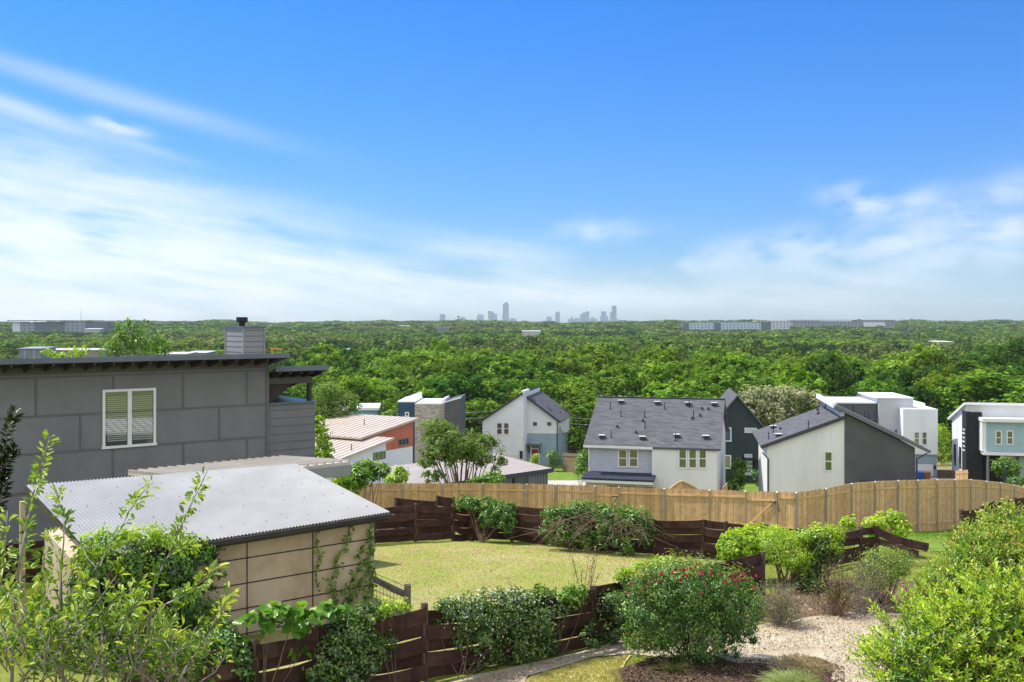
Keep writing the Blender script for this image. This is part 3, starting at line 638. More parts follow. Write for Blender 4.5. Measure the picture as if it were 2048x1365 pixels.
MB().beam(q[0]+Vector((0,-.03,.08)), q[1]+Vector((0,-.03,.08)), .06, .26).build('fascia', m_roofed, h)
MB().prism([fr.pt(uP-.25, -.3, zP-.25*sl_+.22), fr.pt(uP+.12, -.3, zP-.1), fr.pt(uP+.12, -.3, zP+.3), fr.pt(uP-.25, -.3, zP+.3)], fr.vec(0, 4)).build('ridge_trim', m_trim, h)
for x0, x1 in ((1258, 1296), (1302, 1340)): window(fr, *Z2(x0, 337), *Z2(x1, 416), h, 0, glass=m_glassbrown, fw=.1)
for x0, x1 in ((1487, 1522), (1577, 1614)): window(fr, *Z2(x0, 329), *Z2(x1, 364), h, 2.4, rail=False, fw=.09)
u0, z1 = fr.hit(*Z2(1483, 508), 2.4); u1, z0 = fr.hit(*Z2(1526, 602), 2.4)
d = MB().fbox(fr, u0, u1, 2.34, 2.416, z0, z1).build('door', m_door_red, h); MB().tube([fr.pt(u1-.2, 2.3, (z0+z1)/2), fr.pt(u1-.2, 2.34, (z0+z1)/2)], .06).build('handle', m_trim, d)
m = MB(); m.fbox(fr, u0-.16, u0, 2.32, 2.416, z0, z1+.75); m.fbox(fr, u1, u1+.16, 2.32, 2.416, z0, z1+.75); m.fbox(fr, u0, u1, 2.32, 2.416, z1, z1+.14); m.fbox(fr, u0, u1, 2.32, 2.416, z1+.62, z1+.75); m.build('door_frame', m_trim, h)
MB().fbox(fr, u0, u1, 2.36, 2.41, z1+.14, z1+.62).build('transom', m_glass, h)
ua, zc = fr.hit(*Z2(1458, 474), 2.4); ub, _ = fr.hit(*Z2(1546, 480), 2.4); MB().fbox(fr, ua, ub, 1.3, 2.416, zc-.1, zc+.06).build('door_canopy', surf('canopy_metal', '#5c5f63'), h)
for u in (ua+.2, ub-.2): MB().beam(fr.pt(u, 1.6, zc-.12), fr.pt(u, 2.38, zc-1.1), .1, .1).build('bracket', m_black_metal, h)
c = fr.hit(*Z2(1417, 543)); MB().fbox(fr, c[0]-.15, c[0]+.15, -.2, -.004, c[1]-.45, c[1]+.45).build('wall_lamp', m_black_metal, h)
u_, z_ = fr.hit(*Z2(1300, 545)); MB().fbox(fr, .6, uP-.6, -.05, -.004, z_-.05, z_+.12).build('garage_trim', m_trim, h)
m = MB(); m.tube([fr.pt(uE+.05, 2.3, zE2-.1), fr.pt(uE+.05, 2.3, base)], .07); m.build('downspout', m_roofed, h)
# side windows and a small white bay on the right flank
fs = Fr(0, 1, deg=0); fs.o = fr.o+fr.u*uE+fr.v*2.4; fs.u = fr.v.copy(); fs.v = -fr.u.copy()
for a, b_ in ((1.0, 1.7), (2.1, 2.8)):
    m = MB(); z = zE2-.9
    m.fbox(fs, a, b_, -.06, -.004, z-.7, z); w = m.build('window', m_trim, h); MB().fbox(fs, a+.08, b_-.08, -.075, -.062, z-.62, z-.08).build('pane', m_glass, w)
MB().fbox(fs, 5.2, 9.2, -.4, -.002, zb-.4, zE2-.15).build('side_bay', m_white, h)

# ------------------------------------------------------------------ terracotta and white house with pale metal roofs
fr = Fr(826, 95, vp=1200); base = -17.5
h = thing('metal_roofed_house', 'terracotta and white house under two stepped pale metal roofs', 'house', fr.pt(-3, 3, ground(0, 92)))
uA, zA = fr.hit(725, 872.8); uB, zB = 0.0, fr.hit(826, 838)[1]; D = 8.5
m = MB(); zm = fr.hit(800, 897)[1]
m.prism([fr.pt(uA, 0, zm), fr.pt(uB, 0, zm), fr.pt(uB, 0, zB-.12), fr.pt(uA, 0, zA-.12)], fr.vec(0, D)); m.build('wall', m_orange, h, 'terracotta upper wall')
MB().fbox(fr, uA, uB-.02, .02, D, base, zm-.002).build('wall', m_whitelap, h, 'white lower wall')
fw_ = Fr(772, 88, vp=1200); uL, zL = fw_.hit(675, 918); zH = fw_.hit(771, 880)[1]
m = MB(); m.prism([fw_.pt(uL, 0, base), fw_.pt(0, 0, base), fw_.pt(0, 0, zH-.12), fw_.pt(uL, 0, zL-.12)], fw_.vec(0, 7.5)); m.build('wall', m_whitelap, h, 'white front wall with strip windows')
def seam_roof(name, f, u0, z0, u1, z1, v0, v1, parent, mat, seam, step=.62, th=.16, rib=.04):
    s_ = (z1-z0)/(u1-u0); m = MB(); q = [f.pt(u0, v0, z0), f.pt(u1, v0, z1), f.pt(u1, v1, z1), f.pt(u0, v1, z0)]
    m.prism(q, Vector((0, 0, -th))); k = int((v1-v0)/step)
    for i in range(k+1):
        v = v0+.03+(v1-v0-.06)*i/k; m.beam(f.pt(u0, v, z0+rib/2-.002), f.pt(u1, v, z1+rib/2-.002), .09, rib, mi=1)
    return m.build(name, [mat, seam], parent), q
sB = (zB-zA)/(uB-uA)
r1, q1 = seam_roof('roof', fr, uA-.6, zA-.6*sB, uB+.55, zB+.55*sB, -.35, D+.3, h, m_metalroof, m_seamdk)
sH = (zH-zL)/(0-uL)
r2, q2 = seam_roof('roof', fw_, uL-1.2, zL-1.2*sH, .75, zH+.75*sH, -.35, 9.0, h, m_metalroof, m_seamdk)
for r_, q_, pts in ((r1, q1, [Z2(411, 350)]), (r2, q2, [Z2(330, 515)])):
    n = (q_[1]-q_[0]).cross(q_[2]-q_[0]).normalized(); roof_bits(r_, q_[0], n, (), pts)
m_wfr = surf('grey_window_frame', '#6d7176')
window(fr, *Z2(628, 445), *Z2(694, 476), h, 0, cols=3, rail=False, fw=.07, frame=m_wfr)
window(fw_, *Z2(467, 532), *Z2(545, 566), h, 0, cols=3, rail=False, fw=.07, frame=m_wfr)
window(fw_, *Z2(508, 604), *Z2(545, 624), h, 0, rail=False, fw=.07, frame=m_wfr)

# ------------------------------------------------------------------ navy, stone and charcoal house
fr = Fr(830, 112, deg=2); base = -19
h = thing('box_house', 'flat roofed house of navy siding, stacked stone and a charcoal block', 'house', fr.pt(2, 4, ground(0, 114)))
u0 = fr.hit(796, 806)[0]; u2 = fr.hit(884, 806)[0]; u3 = fr.hit(889, 806, -1)[0]; u4 = fr.hit(921, 806, -1)[0]
zn0 = fr.hit(796, 805)[1]; zn1 = fr.hit(830, 805)[1]; zs = fr.hit(850, 809)[1]; zc0 = fr.hit(889, 806, -1)[1]; zc1 = fr.hit(921, 796.5, -1)[1]
MB().fbox(fr, u0, -.002, 0, 7, base, zn0).build('wall', m_navy, h, 'navy siding block')
MB().fbox(fr, 0, u2, -.25, 7, base, zs).build('wall', m_stone, h, 'stacked stone block')
m = MB(); m.prism([fr.pt(u3, -1, base), fr.pt(u4, -1, base), fr.pt(u4, -1, zc1), fr.pt(u3, -1, zc0)], fr.vec(0, 7)); m.build('wall', m_charcoal, h, 'charcoal block')
MB().fbox(fr, u2+.002, u3-.002, -.6, 6, base, zc0-.1).build('wall', m_stone, h)
m = MB(); m.prism([fr.pt(u0, 6.9, zn0-.1), fr.pt(-.1, 6.9, zn0-.1), fr.pt(-.1, 6.9, zn0+.75), fr.pt(u0, 6.9, zn0+.1)], fr.vec(0, .2)); m.fbox(fr, u0-.05, .03, -.05, 6.88, zn0+.002, zn0+.12); m.fbox(fr, 0.04, u2+.02, -.32, 6.88, zs+.002, zs+.14)
m.prism([fr.pt(u3-.6, .5, zc0-.3), fr.pt(u3-.05, .5, zc0-.3), fr.pt(u3-.05, .5, zc0+.35), fr.pt(u3-.6, .5, zc0+.15)], fr.vec(0, 5)); m.build('parapet', m_trim, h)
m = MB(); m.beam(fr.pt(u3-.05, -1.02, zc0+.05), fr.pt(u4+.05, -1.02, zc1+.05), .12, .14); m.build('parapet_cap', m_trim, h)
window(fr, *Z2(672, 270), *Z2(698, 300), h, 0, rail=False, fw=.12)

# ------------------------------------------------------------------ grey and white box house with a garage
fr = Fr(1753, 112, deg=6); base = -18.2
h = thing('box_house', 'flat roofed house of pale grey and white boxes over a white garage door', 'house', fr.pt(4, 4, ground(0, 115)))
u = lambda x, v=0: fr.hit(Z4(x, 200)[0], 800, v)[0]; z = lambda y, v=0: fr.hit(1800, Z4(0, y)[1], v)[1]
MB().fbox(fr, u(640), u(966), .8, 9, base, z(180, .8)).build('wall', m_charcoal, h, 'charcoal box')
MB().fbox(fr, u(966)+.02, u(1224), .2, 8.5, base, z(142)).build('wall', m_lightgrey, h, 'pale grey box')
MB().fbox(fr, u(1145, -1.5), u(1404, -1.5), -1.5, 8, z(556, -1.5), z(218, -1.5)).build('wall', m_white, h, 'white box')
MB().fbox(fr, u(1160, -1.2), u(1396, -1.2), -1.2, 7.5, base, z(556, -1.5)-.002).build('wall', m_paleblue, h, 'grey blue garage storey')
m = MB(); m.fbox(fr, u(640), u(966), .7, 9.0, z(180, .8)+.002, z(170, .8)); m.fbox(fr, u(942), u(1226), .1, 8.6, z(142)+.002, z(134)); m.fbox(fr, u(1340, -1.5), u(1404, -1.5), 3, 8, z(218, -1.5)+.002, z(198, -1.5)); m.build('parapet', m_trim, h)
_, _r = fr.hit(*Z4(880, 135), 9)
m = MB(); m.prism([fr.pt(u(800, 9.5), 9.5, z(176, 9.5)), fr.pt(u(945, 9.5), 9.5, z(176, 9.5)), fr.pt(u(890, 9.5), 9.5, z(130, 9.5))], fr.vec(0, 5)); m.build('roof', m_roofdk, h)
for x0, x1 in ((1224, 1268), (1281, 1325)): window(fr, *Z4(x0, 386), *Z4(x1, 489), h, -1.5, fw=.1)
g0, g1 = u(1244, -1.2), u(1370, -1.2); gd = MB().fbox(fr, g0, g1, -1.24, -1.203, base, z(628, -1.2)).build('garage_door', m_trim, h)
m = MB()
for k in range(1, 4): m.fbox(fr, g0, g1, -1.246, -1.241, base+k*.9, base+k*.9+.03)
m.build('panel_joint', m_lightgrey, gd)
MB().fbox(fr, u(1373, -1.2), u(1384, -1.2), -1.4, -1.203, z(662, -1.2), z(636, -1.2)).build('wall_lamp', m_black_metal, h)

# ------------------------------------------------------------------ pale blue and black house at the right edge
fr = Fr(1927, 105, deg=12); base = -18.0
u = lambda x, v=0: fr.hit(Z4(x, 200)[0], 800, v)[0]; z = lambda y, v=0, x=1750: fr.hit(Z4(x, 0)[0], Z4(0, y)[1], v)[1]
h = thing('modern_house', 'modern house with pale blue upper storey, black brick tower and white side wall', 'house', fr.pt(7, 4, ground(0, 107)))
uW = u(2300)
m = MB(); m.prism([fr.pt(.3, .3, base), fr.pt(.3, 6.9, base), fr.pt(.3, 6.9, z(300, 6.9, 1500)), fr.pt(.3, .3, z(190))], fr.vec(uW, 0)); m.build('wall', m_white, h)
q = [fr.pt(0, -.4, z(186)), fr.pt(uW+1, -.4, z(186)), fr.pt(uW+1, 7.6, z(300, 7.6, 1480)), fr.pt(0, 7.6, z(300, 7.6, 1480))]
m, n = slab(q, .25); m.build('roof', m_trim, h)
uT = u(1735, -.3); m = MB(); m.fbox(fr, u(1650, -.3), uT, -.3, .29, base, z(245, -.3)); m.fbox(fr, .2, u(1650, -.3)+.001, -.28, 1.6, base, z(240)); m.build('tower', m_black, h)
fs = Fr(0, 1, deg=0); fs.o = fr.o+fr.u*.2+fr.v*1.6; fs.u = -fr.v; fs.v = fr.u.copy()
for y0, y1 in ((375, 412), (435, 475), (500, 540)):
    za, zb_ = z(y1), z(y0); m = MB(); m.fbox(fs, .5, 1.35, -.03, .001, zb_-.12, zb_); m.fbox(fs, .45, 1.4, -.07, .001, za, za+.12); w = m.build('window', m_trim, h); MB().fbox(fs, .5, 1.35, -.02, -.004, za+.122, zb_-.122).build('pane', m_glass, w)
fsl = Fr(0, 1, deg=0); fsl.o = fr.o+fr.u*.3+fr.v*6.9; fsl.u = -fr.v; fsl.v = fr.u.copy()
for a in (1.1, 3.6):
    m = MB(); zt = z(530); m.fbox(fsl, a, a+.95, -.05, -.003, zt-2.3, zt); w = m.build('window', m_black_metal, h); MB().fbox(fsl, a+.1, a+.85, -.065, -.052, zt-2.2, zt-.1).build('pane', m_glass, w)
vB = -1.6; m = MB(); m.fbox(fr, u(1765, vB), uW+1, vB, .28, z(535, vB), z(312, vB)); m.build('upper_storey', surf('sky_blue_siding', '#93adb5', '#9db6bd', .8, rough=.6), h)
m = MB(); m.fbox(fr, u(1728, vB), uW+1.4, vB-.6, .27, z(311, vB)+.005, z(286, vB)); m.fbox(fr, u(1745, vB), uW+1.2, vB-.3, .27, z(560, vB), z(537, vB)); m.fbox(fr, u(1735, vB), u(1765, vB)-.002, vB-.05, .27, z(536, vB), z(312, vB)); m.build('trim_band', m_trim, h)
for x0, x1 in ((1832, 1882), (1917, 1968)): window(fr, *Z4(x0, 378), *Z4(x1, 486), h, vB, fw=.1, glass=m_glasstan)
MB().tube([fr.pt(u(1776, vB), vB-.1, base), fr.pt(u(1776, vB), vB-.1, z(560, vB))], .13, 10).build('porch_post', m_greymetal, h)
MB().fbox(fr, uT+.01, u(1990), .1, .29, base, z(565)).build('entry_wall', m_dark, h)
MB().fbox(fr, u(2000), uW, -.6, .29, base, z(565)).build('entry_wall', m_paleblue, h, 'pale blue wall beside the entrance')
window(fr, *Z4(1868, 570), *Z4(1985, 612), h, .1, rail=False, fw=.08, glass=m_glasstan)
u0, u1 = u(1880), u(1960); d = MB().fbox(fr, u0, u1, .03, .098, base, z(640)).build('door', surf('blue_door', '#24405e', rough=.4), h)
MB().tube([fr.pt(u(1822), -.1, z(618)), fr.pt(u(1822), -.1, z(600))], .16, 8).build('wall_lamp', m_trim, h)

# ------------------------------------------------------------------ low teal building far left behind the wood edge
fr = Fr(680, 118, deg=-6); h = thing('flat_roofed_house', 'low pale blue building half hidden by the tree beside the metal roofs', 'house', fr.pt(3, 3, ground(0, 120)))
ua, za = fr.hit(690, 832); ub, zb = fr.hit(752, 815)
MB().fbox(fr, ua-1, ub, 0, 6, -19, zb-.3).build('wall', surf('teal_siding', '#7fa6ae', '#8cb2b9', .8), h); MB().fbox(fr, ua-1.2, ub+.4, -.6, 6.3, zb-.29, zb).build('roof', m_trim, h)

# ------------------------------------------------------------------ carport with a grey metal roof
fr = Fr(1061, 66.5, deg=20); h = thing('carport', 'low carport with a wide grey metal roof behind the cedar fence', 'carport', P(1000, 940, 68)*1)
h.location.z = ground(0, 68)
FR_, BR_, BL_ = P(1106, 938, 69.6), P(990, 908, 77.6), P(740, 938, 69.5); FL_ = BL_+(FR_-BR_)
def seam_quad(q, parent, mat, seam, n, th=.15, rib=.035, name='roof'):
    m = MB(); m.prism(q, Vector((0, 0, -th)))
    for i in range(n+1):
        t = .004+.992*i/n; a = q[0].lerp(q[1], t); b_ = q[3].lerp(q[2], t); m.beam(a+Vector((0,0,rib/2-.003)), b_+Vector((0,0,rib/2-.003)), .05, rib, mi=1)
    return m.build(name, [mat, seam], parent)
seam_quad([FL_, FR_, BR_, BL_], h, m_metalroof2, m_seamdk, 34)
e = (FR_-FL_).normalized(); k = (BR_-FR_).normalized(); zb = -14.6
m = MB(); A = FR_-e*.3+k*.3
m.prism([Vector((A.x, A.y, zb)), A-Vector((0,0,.17)), A+k*7.5-Vector((0,0,.17))+Vector((0,0,0)), Vector(((A+k*7.5).x, (A+k*7.5).y, zb))], -e*.15)
for i in range(20):
    p_ = A+k*(.2+.37*i)+e*.03; m.beam(Vector((p_.x, p_.y, zb)), p_-Vector((0,0,.2)), .08, .05, up=e)
B_ = A-e*1.9
for i in range(7):
    p_ = A-e*(.1+.28*i)-k*.03; m.beam(Vector((p_.x, p_.y, zb)), p_-Vector((0,0,.2)), .09, .05, up=k, mi=0)
m.prism([Vector((A.x, A.y, zb)), A-Vector((0,0,.18)), B_-Vector((0,0,.18)), Vector((B_.x, B_.y, zb))], k*.12)
m.build('siding', m_greymetal, h)
for t in (.62, .3): p_ = FR_.lerp(FL_, t)+k*.4; MB().beam(Vector((p_.x, p_.y, zb)), p_-Vector((0,0,.16)), .14, .14, up=e).build('post', m_black_metal, h)
MB().beam(FL_+Vector((0,0,-.1)), FR_+Vector((0,0,-.1)), .05, .3).build('fascia', surf('dark_fascia', '#3d444d'), h)

# ------------------------------------------------------------------ big grey neighbour house on the left
m_panel = surf('grey_panel_siding', '#747375', '#7f7e80', .6, stretch=(1, 1, .45), rough=.6, spec=.25, bump=.004, bscale=9, contrast=(.25, .75), speck=('#69686a', 1.3, .35))
m_joint = surf('grey_joint_trim', '#626062', '#69676a', 1, rough=.6)
m_greylap = surf('grey_lap_siding', '#717073', '#7a797c', .7, rough=.6)
m_fas = surf('blue_grey_fascia', '#5f6670', '#68707a', 1.5, rough=.35, metal=.3)
m_rafter = surf('brown_rafter', '#3b332f', '#463d38', 3, rough=.7)
Z1 = lambda x, y: zz(x, y, 700/2048, 0, 600)
Z7 = lambda x, y: zz(x, y, 360/1755, 400, 700)
fr = Fr(536, 37.0, vp=2536); gb = -9.2
h = thing('grey_house', 'large dark grey panelled house with a white framed window and exposed rafters', 'house', fr.pt(-6, 3, -7.6))
uL = -14.0; _, zt = fr.hit(536, 731)
zt0 = fr.hit(536, 724)[1]
m = MB(); zt1 = fr.hit(300, 717, -1.15)[1]-.19*1.15-.02; m.prism([fr.pt(0, 0, gb), fr.pt(0, 8, gb), fr.pt(0, 8, zt1-.19*8), fr.pt(0, 0, zt1)], fr.vec(uL, 0))
def jh(y0z, y1z):  # a horizontal joint read at both ends in the crop
    a = fr.hit(*Z1(60, y0z)); b_ = fr.hit(*Z1(1560, y1z)); return (a[1]+b_[1])/2
JZ = [jh(690, 611), jh(908, 803), jh(1135, 1000), jh(452, 420)]
for zj in JZ: m.fbox(fr, uL, -.05, -.022, -.001, zj-.035, zj+.035, 1)
def jv(xz, za, zb_): u = fr.hit(Z1(xz, 0)[0], 800)[0]; m.fbox(fr, u-.035, u+.035, -.02, -.001, za, zb_, 1)
for x in (210, 662, 1072, 1445): jv(x, JZ[0]+.037, JZ[3]-.037)
for x in (470, 1283): jv(x, JZ[1]+.037, JZ[0]-.037)
for x in (660, 1072, 1445): jv(x, JZ[2]+.037, JZ[1]-.037)
for x in (470, 893, 1283): jv(x, JZ[3]+.037, JZ[3]+.2)
for x in (470, 1283): jv(x, gb, JZ[2]-.037)
m.fbox(fr, -.09, .03, -.035, -.001, gb, zt1-.25, 1)
m.build('wall', [m_panel, m_joint], h)
w = window(fr, *Z1(598, 527), *Z1(910, 850), h, -.0, cols=2, rail=False, fw=.085, glass=glassmat('bedroom_glass', '#3c443e', .22))
# blinds in the lower half of each pane are a faint pale slatting behind the glass
uw0, zw0 = fr.hit(*Z1(615, 840)); uw1, zw1 = fr.hit(*Z1(895, 715))
m_bl = glassmat('blind_behind_glass', '#a8aca8', .16)
for a, b_ in ((uw0+.06, (uw0+uw1)/2-.1), ((uw0+uw1)/2+.1, uw1-.03)):
    m = MB()
    for i in range(22):
        zc = zw0+.05+i*.07; m.fbox(fr, a, b_, -.0115, -.0085, zc, zc+(.034 if i < 11 else .016))
    bl = m.build('blind', m_bl, w); bl.location = fr.vec(0, -.014)
# roof: low slope rising away, blue grey fascia in front, rafter tails under it
ev = -1.15; _, zf = fr.hit(300, 717, ev)
uE = fr.hit(577, 716, ev)[0]
m = MB(); RS = .19; q = [fr.pt(uL-.5, ev, zf), fr.pt(uE, ev, zf), fr.pt(uE, 9, zf-RS*10.15), fr.pt(uL-.5, 9, zf-RS*10.15)]
m.prism(q, Vector((0, 0, .05))); rf = m.build('roof', m_fas, h)
MB().fbox(fr, uL-.5, uE+.01, ev-.05, ev-.002, zf-.09, zf+.075).build('fascia', m_fas, h)
MB().beam(fr.pt(uE+.03, ev, zf-.02), fr.pt(uE+.03, 9, zf-.02-RS*10.15), .05, .16).build('fascia', m_fas, h)
for i, xz in enumerate((20, 140, 260, 375, 495, 605, 715, 815, 920, 1020, 1120, 1215, 1310, 1400, 1490)):
    u = fr.hit(Z1(xz, 380)[0], 735)[0]
    MB().beam(fr.pt(u, ev+.02, zf-.10), fr.pt(u, -.045, zf-.10-RS*1.1), .06, .19).build('rafter', m_rafter, h)
MB().fbox(fr, uL, -.002, -.04, -.003, zt0-.22, zf-RS*1.2-.03).build('frieze_board', surf('dark_frieze', '#5a5450', '#605a56', 1), h)
MB().prism([fr.pt(0.004, -.9, zf-.03-RS*.25), fr.pt(uE-.05, -.9, zf-.03-RS*.25), fr.pt(uE-.05, 8.5, zf-.03-RS*9.6), fr.pt(0.004, 8.5, zf-.03-RS*9.6)], Vector((0,0,-.06))).build('soffit', m_rafter, h)
for v in (.5, 2.0, 3.5): MB().beam(fr.pt(.01, v, zf-.2-RS*(v+1.15)), fr.pt(uE-.08, v, zf-.2-RS*(v+1.15)), .06, .16).build('rafter', m_rafter, h)
# porch on the far end: low siding box, post, beam and its own roof
pu, _ = fr.hit(630, 815, .15); pz = fr.hit(*Z7(900, 525), .15)[1]
m = MB(); m.fbox(fr, .002, pu, .15, 3.4, gb, pz)
for k in range(9):
    zc = pz-.22-k*.30; m.fbox(fr, .05, pu, .135, .149, zc-.012, zc+.012, 1)
m.build('porch_wall', [m_greylap, m_joint], h); MB().fbox(fr, .01, pu+.06, .05, 3.5, pz+.002, pz+.07).build('porch_cap', m_fas, h)
bz0 = fr.hit(*Z7(900, 328), .3)[1]; bz1 = fr.hit(*Z7(900, 262), .3)[1]; bu = fr.hit(*Z7(1083, 300), .3)[0]
MB().fbox(fr, .04, bu, .22, .42, bz0, bz1).build('porch_beam', surf('taupe_beam', '#55504e', '#5c5754', 2), h)
MB().fbox(fr, bu-.14, bu-.01, .24, .4, pz+.075, bz0-.002).build('post', m_rafter, h)
MB().fbox(fr, .04, bu, 3.2, 3.36, bz0, bz1).build('porch_beam', m_rafter, h)
rz = fr.hit(*Z7(1000, 190), -.5)[1]; ru = fr.hit(*Z7(1240, 175), -.5)[0]
m = MB(); m.prism([fr.pt(.05, -.5, rz), fr.pt(ru, -.5, rz), fr.pt(ru, 4.2, rz-.24*4.7), fr.pt(.05, 4.2, rz-.24*4.7)], Vector((0, 0, .06))); m.build('porch_roof', m_fas, h)
MB().fbox(fr, .06, ru+.02, -.55, -.502, rz-.06, rz+.13).build('fascia', m_fas, h)
MB().beam(fr.pt(ru+.03, -.5, rz+.03), fr.pt(ru+.03, 4.2, rz+.03-.24*4.7), .05, .18).build('fascia', m_fas, h)
for k in range(5):
    u = .25+k*(ru-.45)/4; MB().beam(fr.pt(u, -.48, rz-.09), fr.pt(u, 4.0, rz-.09-.24*4.48), .055, .17).build('rafter', m_rafter, h)
MB().prism([fr.pt(.06, .43, rz-.2), fr.pt(1.6, .43, rz-.25), fr.pt(.06, .43, rz-1.5)], fr.vec(0, .08)).build('knee_brace', m_rafter, h)
# chimney with its cap and flue
c0 = P(487, 712, 43); fc = Fr(487, 43, vp=2536); cz1 = fc.hit(487, 656)[1]; cz0 = zf
cr = fc.hit(528.5, 680)[0]; cl = 1.95
m = MB(); m.fbox(fc, 0, cr, 0, cl, cz0-2.4, cz1)
for k in range(5):
    zc = cz1-.12-k*.235; m.fbox(fc, -.012, cr+.012, -.012, cl+.012, zc-.012, zc+.012, 1)
for a in ((0, 0), (cr, 0), (0, cl)): m.fbox(fc, a[0]-.035, a[0]+.035, a[1]-.035, a[1]+.035, cz0-2.4, cz1-.002, 0)
ch = m.build('chimney', [surf('chimney_siding', '#88878a', '#919093', 1, rough=.6), m_joint], h)
MB().fbox(fc, -.06, cr+.06, -.06, cl+.06, cz1+.002, cz1+.06).build('chimney_cap', m_fas, ch)
fp = P(484, 656, 43.9); fz = cz1+.06
MB().tube([(fp.x, fp.y, fz), (fp.x, fp.y, fz+.16), (fp.x, fp.y, fz+.165), (fp.x, fp.y, fz+.19), (fp.x, fp.y, fz+.195), (fp.x, fp.y, fz+.40), (fp.x, fp.y, fz+.405)], [.13, .13, .2, .2, .25, .25, .02], 16).build('flue', m_black_metal, ch)

# pale ribbed canopy roof in front of the grey house
A, B_, C_ = P(256, 944, 28), P(560, 914.5, 32), P(700, 923.5, 29.5); D_ = A+(C_-B_)
h = thing('carport', 'grey carport with a pale ribbed metal roof between the shed and the grey house', 'carport', Vector((-7.5, 29, ground(0, 29))))
seam_quad([A, B_, C_, D_], h, surf('pale_ribbed_metal', '#bdb6ac', '#c7c0b7', .8, rough=.5), surf('rib_metal', '#a39c92', '#aea79d', .8, rough=.5), 17, rib=.06, th=.1)
m = MB(); m.prism([D_+Vector((0,0,-.1)), C_+Vector((0,0,-.1)), C_+Vector((0,0,-.40)), D_+Vector((0,0,-.40))], Vector((.03,-.05,0))); m.prism([C_+Vector((0,0,-.1)), B_+Vector((0,0,-.1)), B_+Vector((0,0,-.3)), C_+Vector((0,0,-.3))], Vector((.04,.03,0))); m.build('fascia', surf('sage_grey_trim', '#84898a', '#8b9091', 1), h)
g0 = gy(29)-.1
d1 = (D_-C_).normalized(); d2 = (B_-C_).normalized(); c0 = C_+d1*.75+d2*.5
m = MB(); e1 = c0+d1*4; zt = P(665, 957, c0.y).z
m.prism([Vector((c0.x,c0.y,g0)), Vector((e1.x,e1.y,g0)), Vector((e1.x,e1.y,zt)), Vector((c0.x,c0.y,zt))], d2*.15); m.build('low_wall', surf('slate_panel', '#5f6a72', '#67727a', 1), h)
for t in (.1, 3.6): p_ = c0+d1*t+d2*.07; MB().beam(Vector((p_.x,p_.y,zt+.002)), Vector((p_.x,p_.y,C_.z-.12)), .1, .1, up=d1).build('post', surf('red_brown_post', '#5f3c2f'), h)
e2 = c0+d2*3.0; m = MB(); m.prism([Vector((c0.x,c0.y,g0))+d2*.16, Vector((e2.x,e2.y,g0)), Vector((e2.x,e2.y,zt+.1)), Vector((c0.x,c0.y,zt+.1))+d2*.16], d1*.12); m.build('low_wall', m_panel, h)

# ------------------------------------------------------------------ tan garden shed with a corrugated roof
m_tan = surf('tan_panel', '#b8a48a', '#c9b69c', .8, stretch=(1, 1, .5), rough=.75, spec=.15, bump=.003, bscale=16, speck=('#9d8569', 2.2, .35))
fr = Fr(748, 21.8, vp=2536); gb = -7.0
h = thing('garden_shed', 'tan panelled garden shed with a grey corrugated metal roof', 'shed', fr.pt(-3, 1.8, ground(0, 20)))
FRc, FLc = P(779, 1026, 21.8-.25), P(188, 1118, 17.75); BRc, BLc = P(590, 929, 25.6), P(50, 972, 21.8)
# roof sheet: corrugations run down the slope
nw = 84; sg = 8; cols_ = nw*sg+1; V = []
e1 = (FRc-FLc).normalized(); dn = ((BRc+BLc)/2-(FRc+FLc)/2).normalized(); up = e1.cross(dn).normalized(); up = up if up.z > 0 else -up
for j in range(2):
    for i in range(cols_):
        t = i/(cols_-1); a = FLc.lerp(FRc, t) if j == 0 else BLc.lerp(BRc, t)
        V.append(a+up*(.012*math.cos(2*math.pi*t*nw)+.016))
V = np.array(V); V2 = V-np.array(up)*.003
I = np.arange(cols_-1); Q = np.stack([I, I+1, I+1+cols_, I+cols_], 1)
V = np.concatenate([V, V2]); Q = np.concatenate([Q, Q[:, ::-1]+2*cols_])
m_corr = surf('galvanised_sheet', '#83827f', '#92918d', .9, stretch=(1, .4, 1), rough=.5, metal=.1, spec=.35, speck=('#7a7977', 1.6, .22))
rf = np_obj('roof', V, Q, m_corr, h)
scr = MB()
for i in range(13):
    for j in (.12, .36, .6, .84):
        p_ = FLc.lerp(FRc, (i+.5)/13).lerp(BLc.lerp(BRc, (i+.5)/13), j)+up*.03; scr.box(p_, (.016, .016, .012))
scr.build('roof_screws', m_black_metal, rf)
zwl = fr.hit(300, 1085)[1]; uW = fr.hit(140, 1200)[0]
zwR = fr.hit(748, 1045)[1]
m = MB(); q0, q1 = fr.pt(uW, 0, gb), fr.pt(0, 0, gb)
bk = 1.8
def under(p_):  # height of the roof underside above a plan point
    t = hit_v(p_); return t-.07
nR = up; 
def hit_v(p_): return FRc.z-((p_.x-FRc.x)*nR.x+(p_.y-FRc.y)*nR.y)/nR.z
c = [fr.pt(uW, 0, 0), fr.pt(0, 0, 0), fr.pt(0, bk, 0), fr.pt(uW, bk, 0)]
m.hexa([Vector((p_.x, p_.y, gb)) for p_ in c], [Vector((p_.x, p_.y, under(p_))) for p_ in c])
Z8 = lambda x, y: zz(x, y, 700/1892, 0, 860)
for y_ in (692, 828, 963, 1100, 1235): # panel joints, dark
    zc = fr.hit(*Z8(1335, y_))[1]; m.fbox(fr, uW, 0, -.012, -.001, zc-.011, zc+.011, 1)
for x in (1335, 1690): u_ = fr.hit(Z8(x, 0)[0], 1100)[0]; m.fbox(fr, u_-.01, u_+.01, -.0135, -.001, gb, under(fr.pt(u_, 0, 0))-.02, 1)
u_ = fr.hit(360, 1100)[0]; m.fbox(fr, u_-.01, u_+.01, -.0135, -.001, gb, under(fr.pt(u_, 0, 0))-.02, 1)
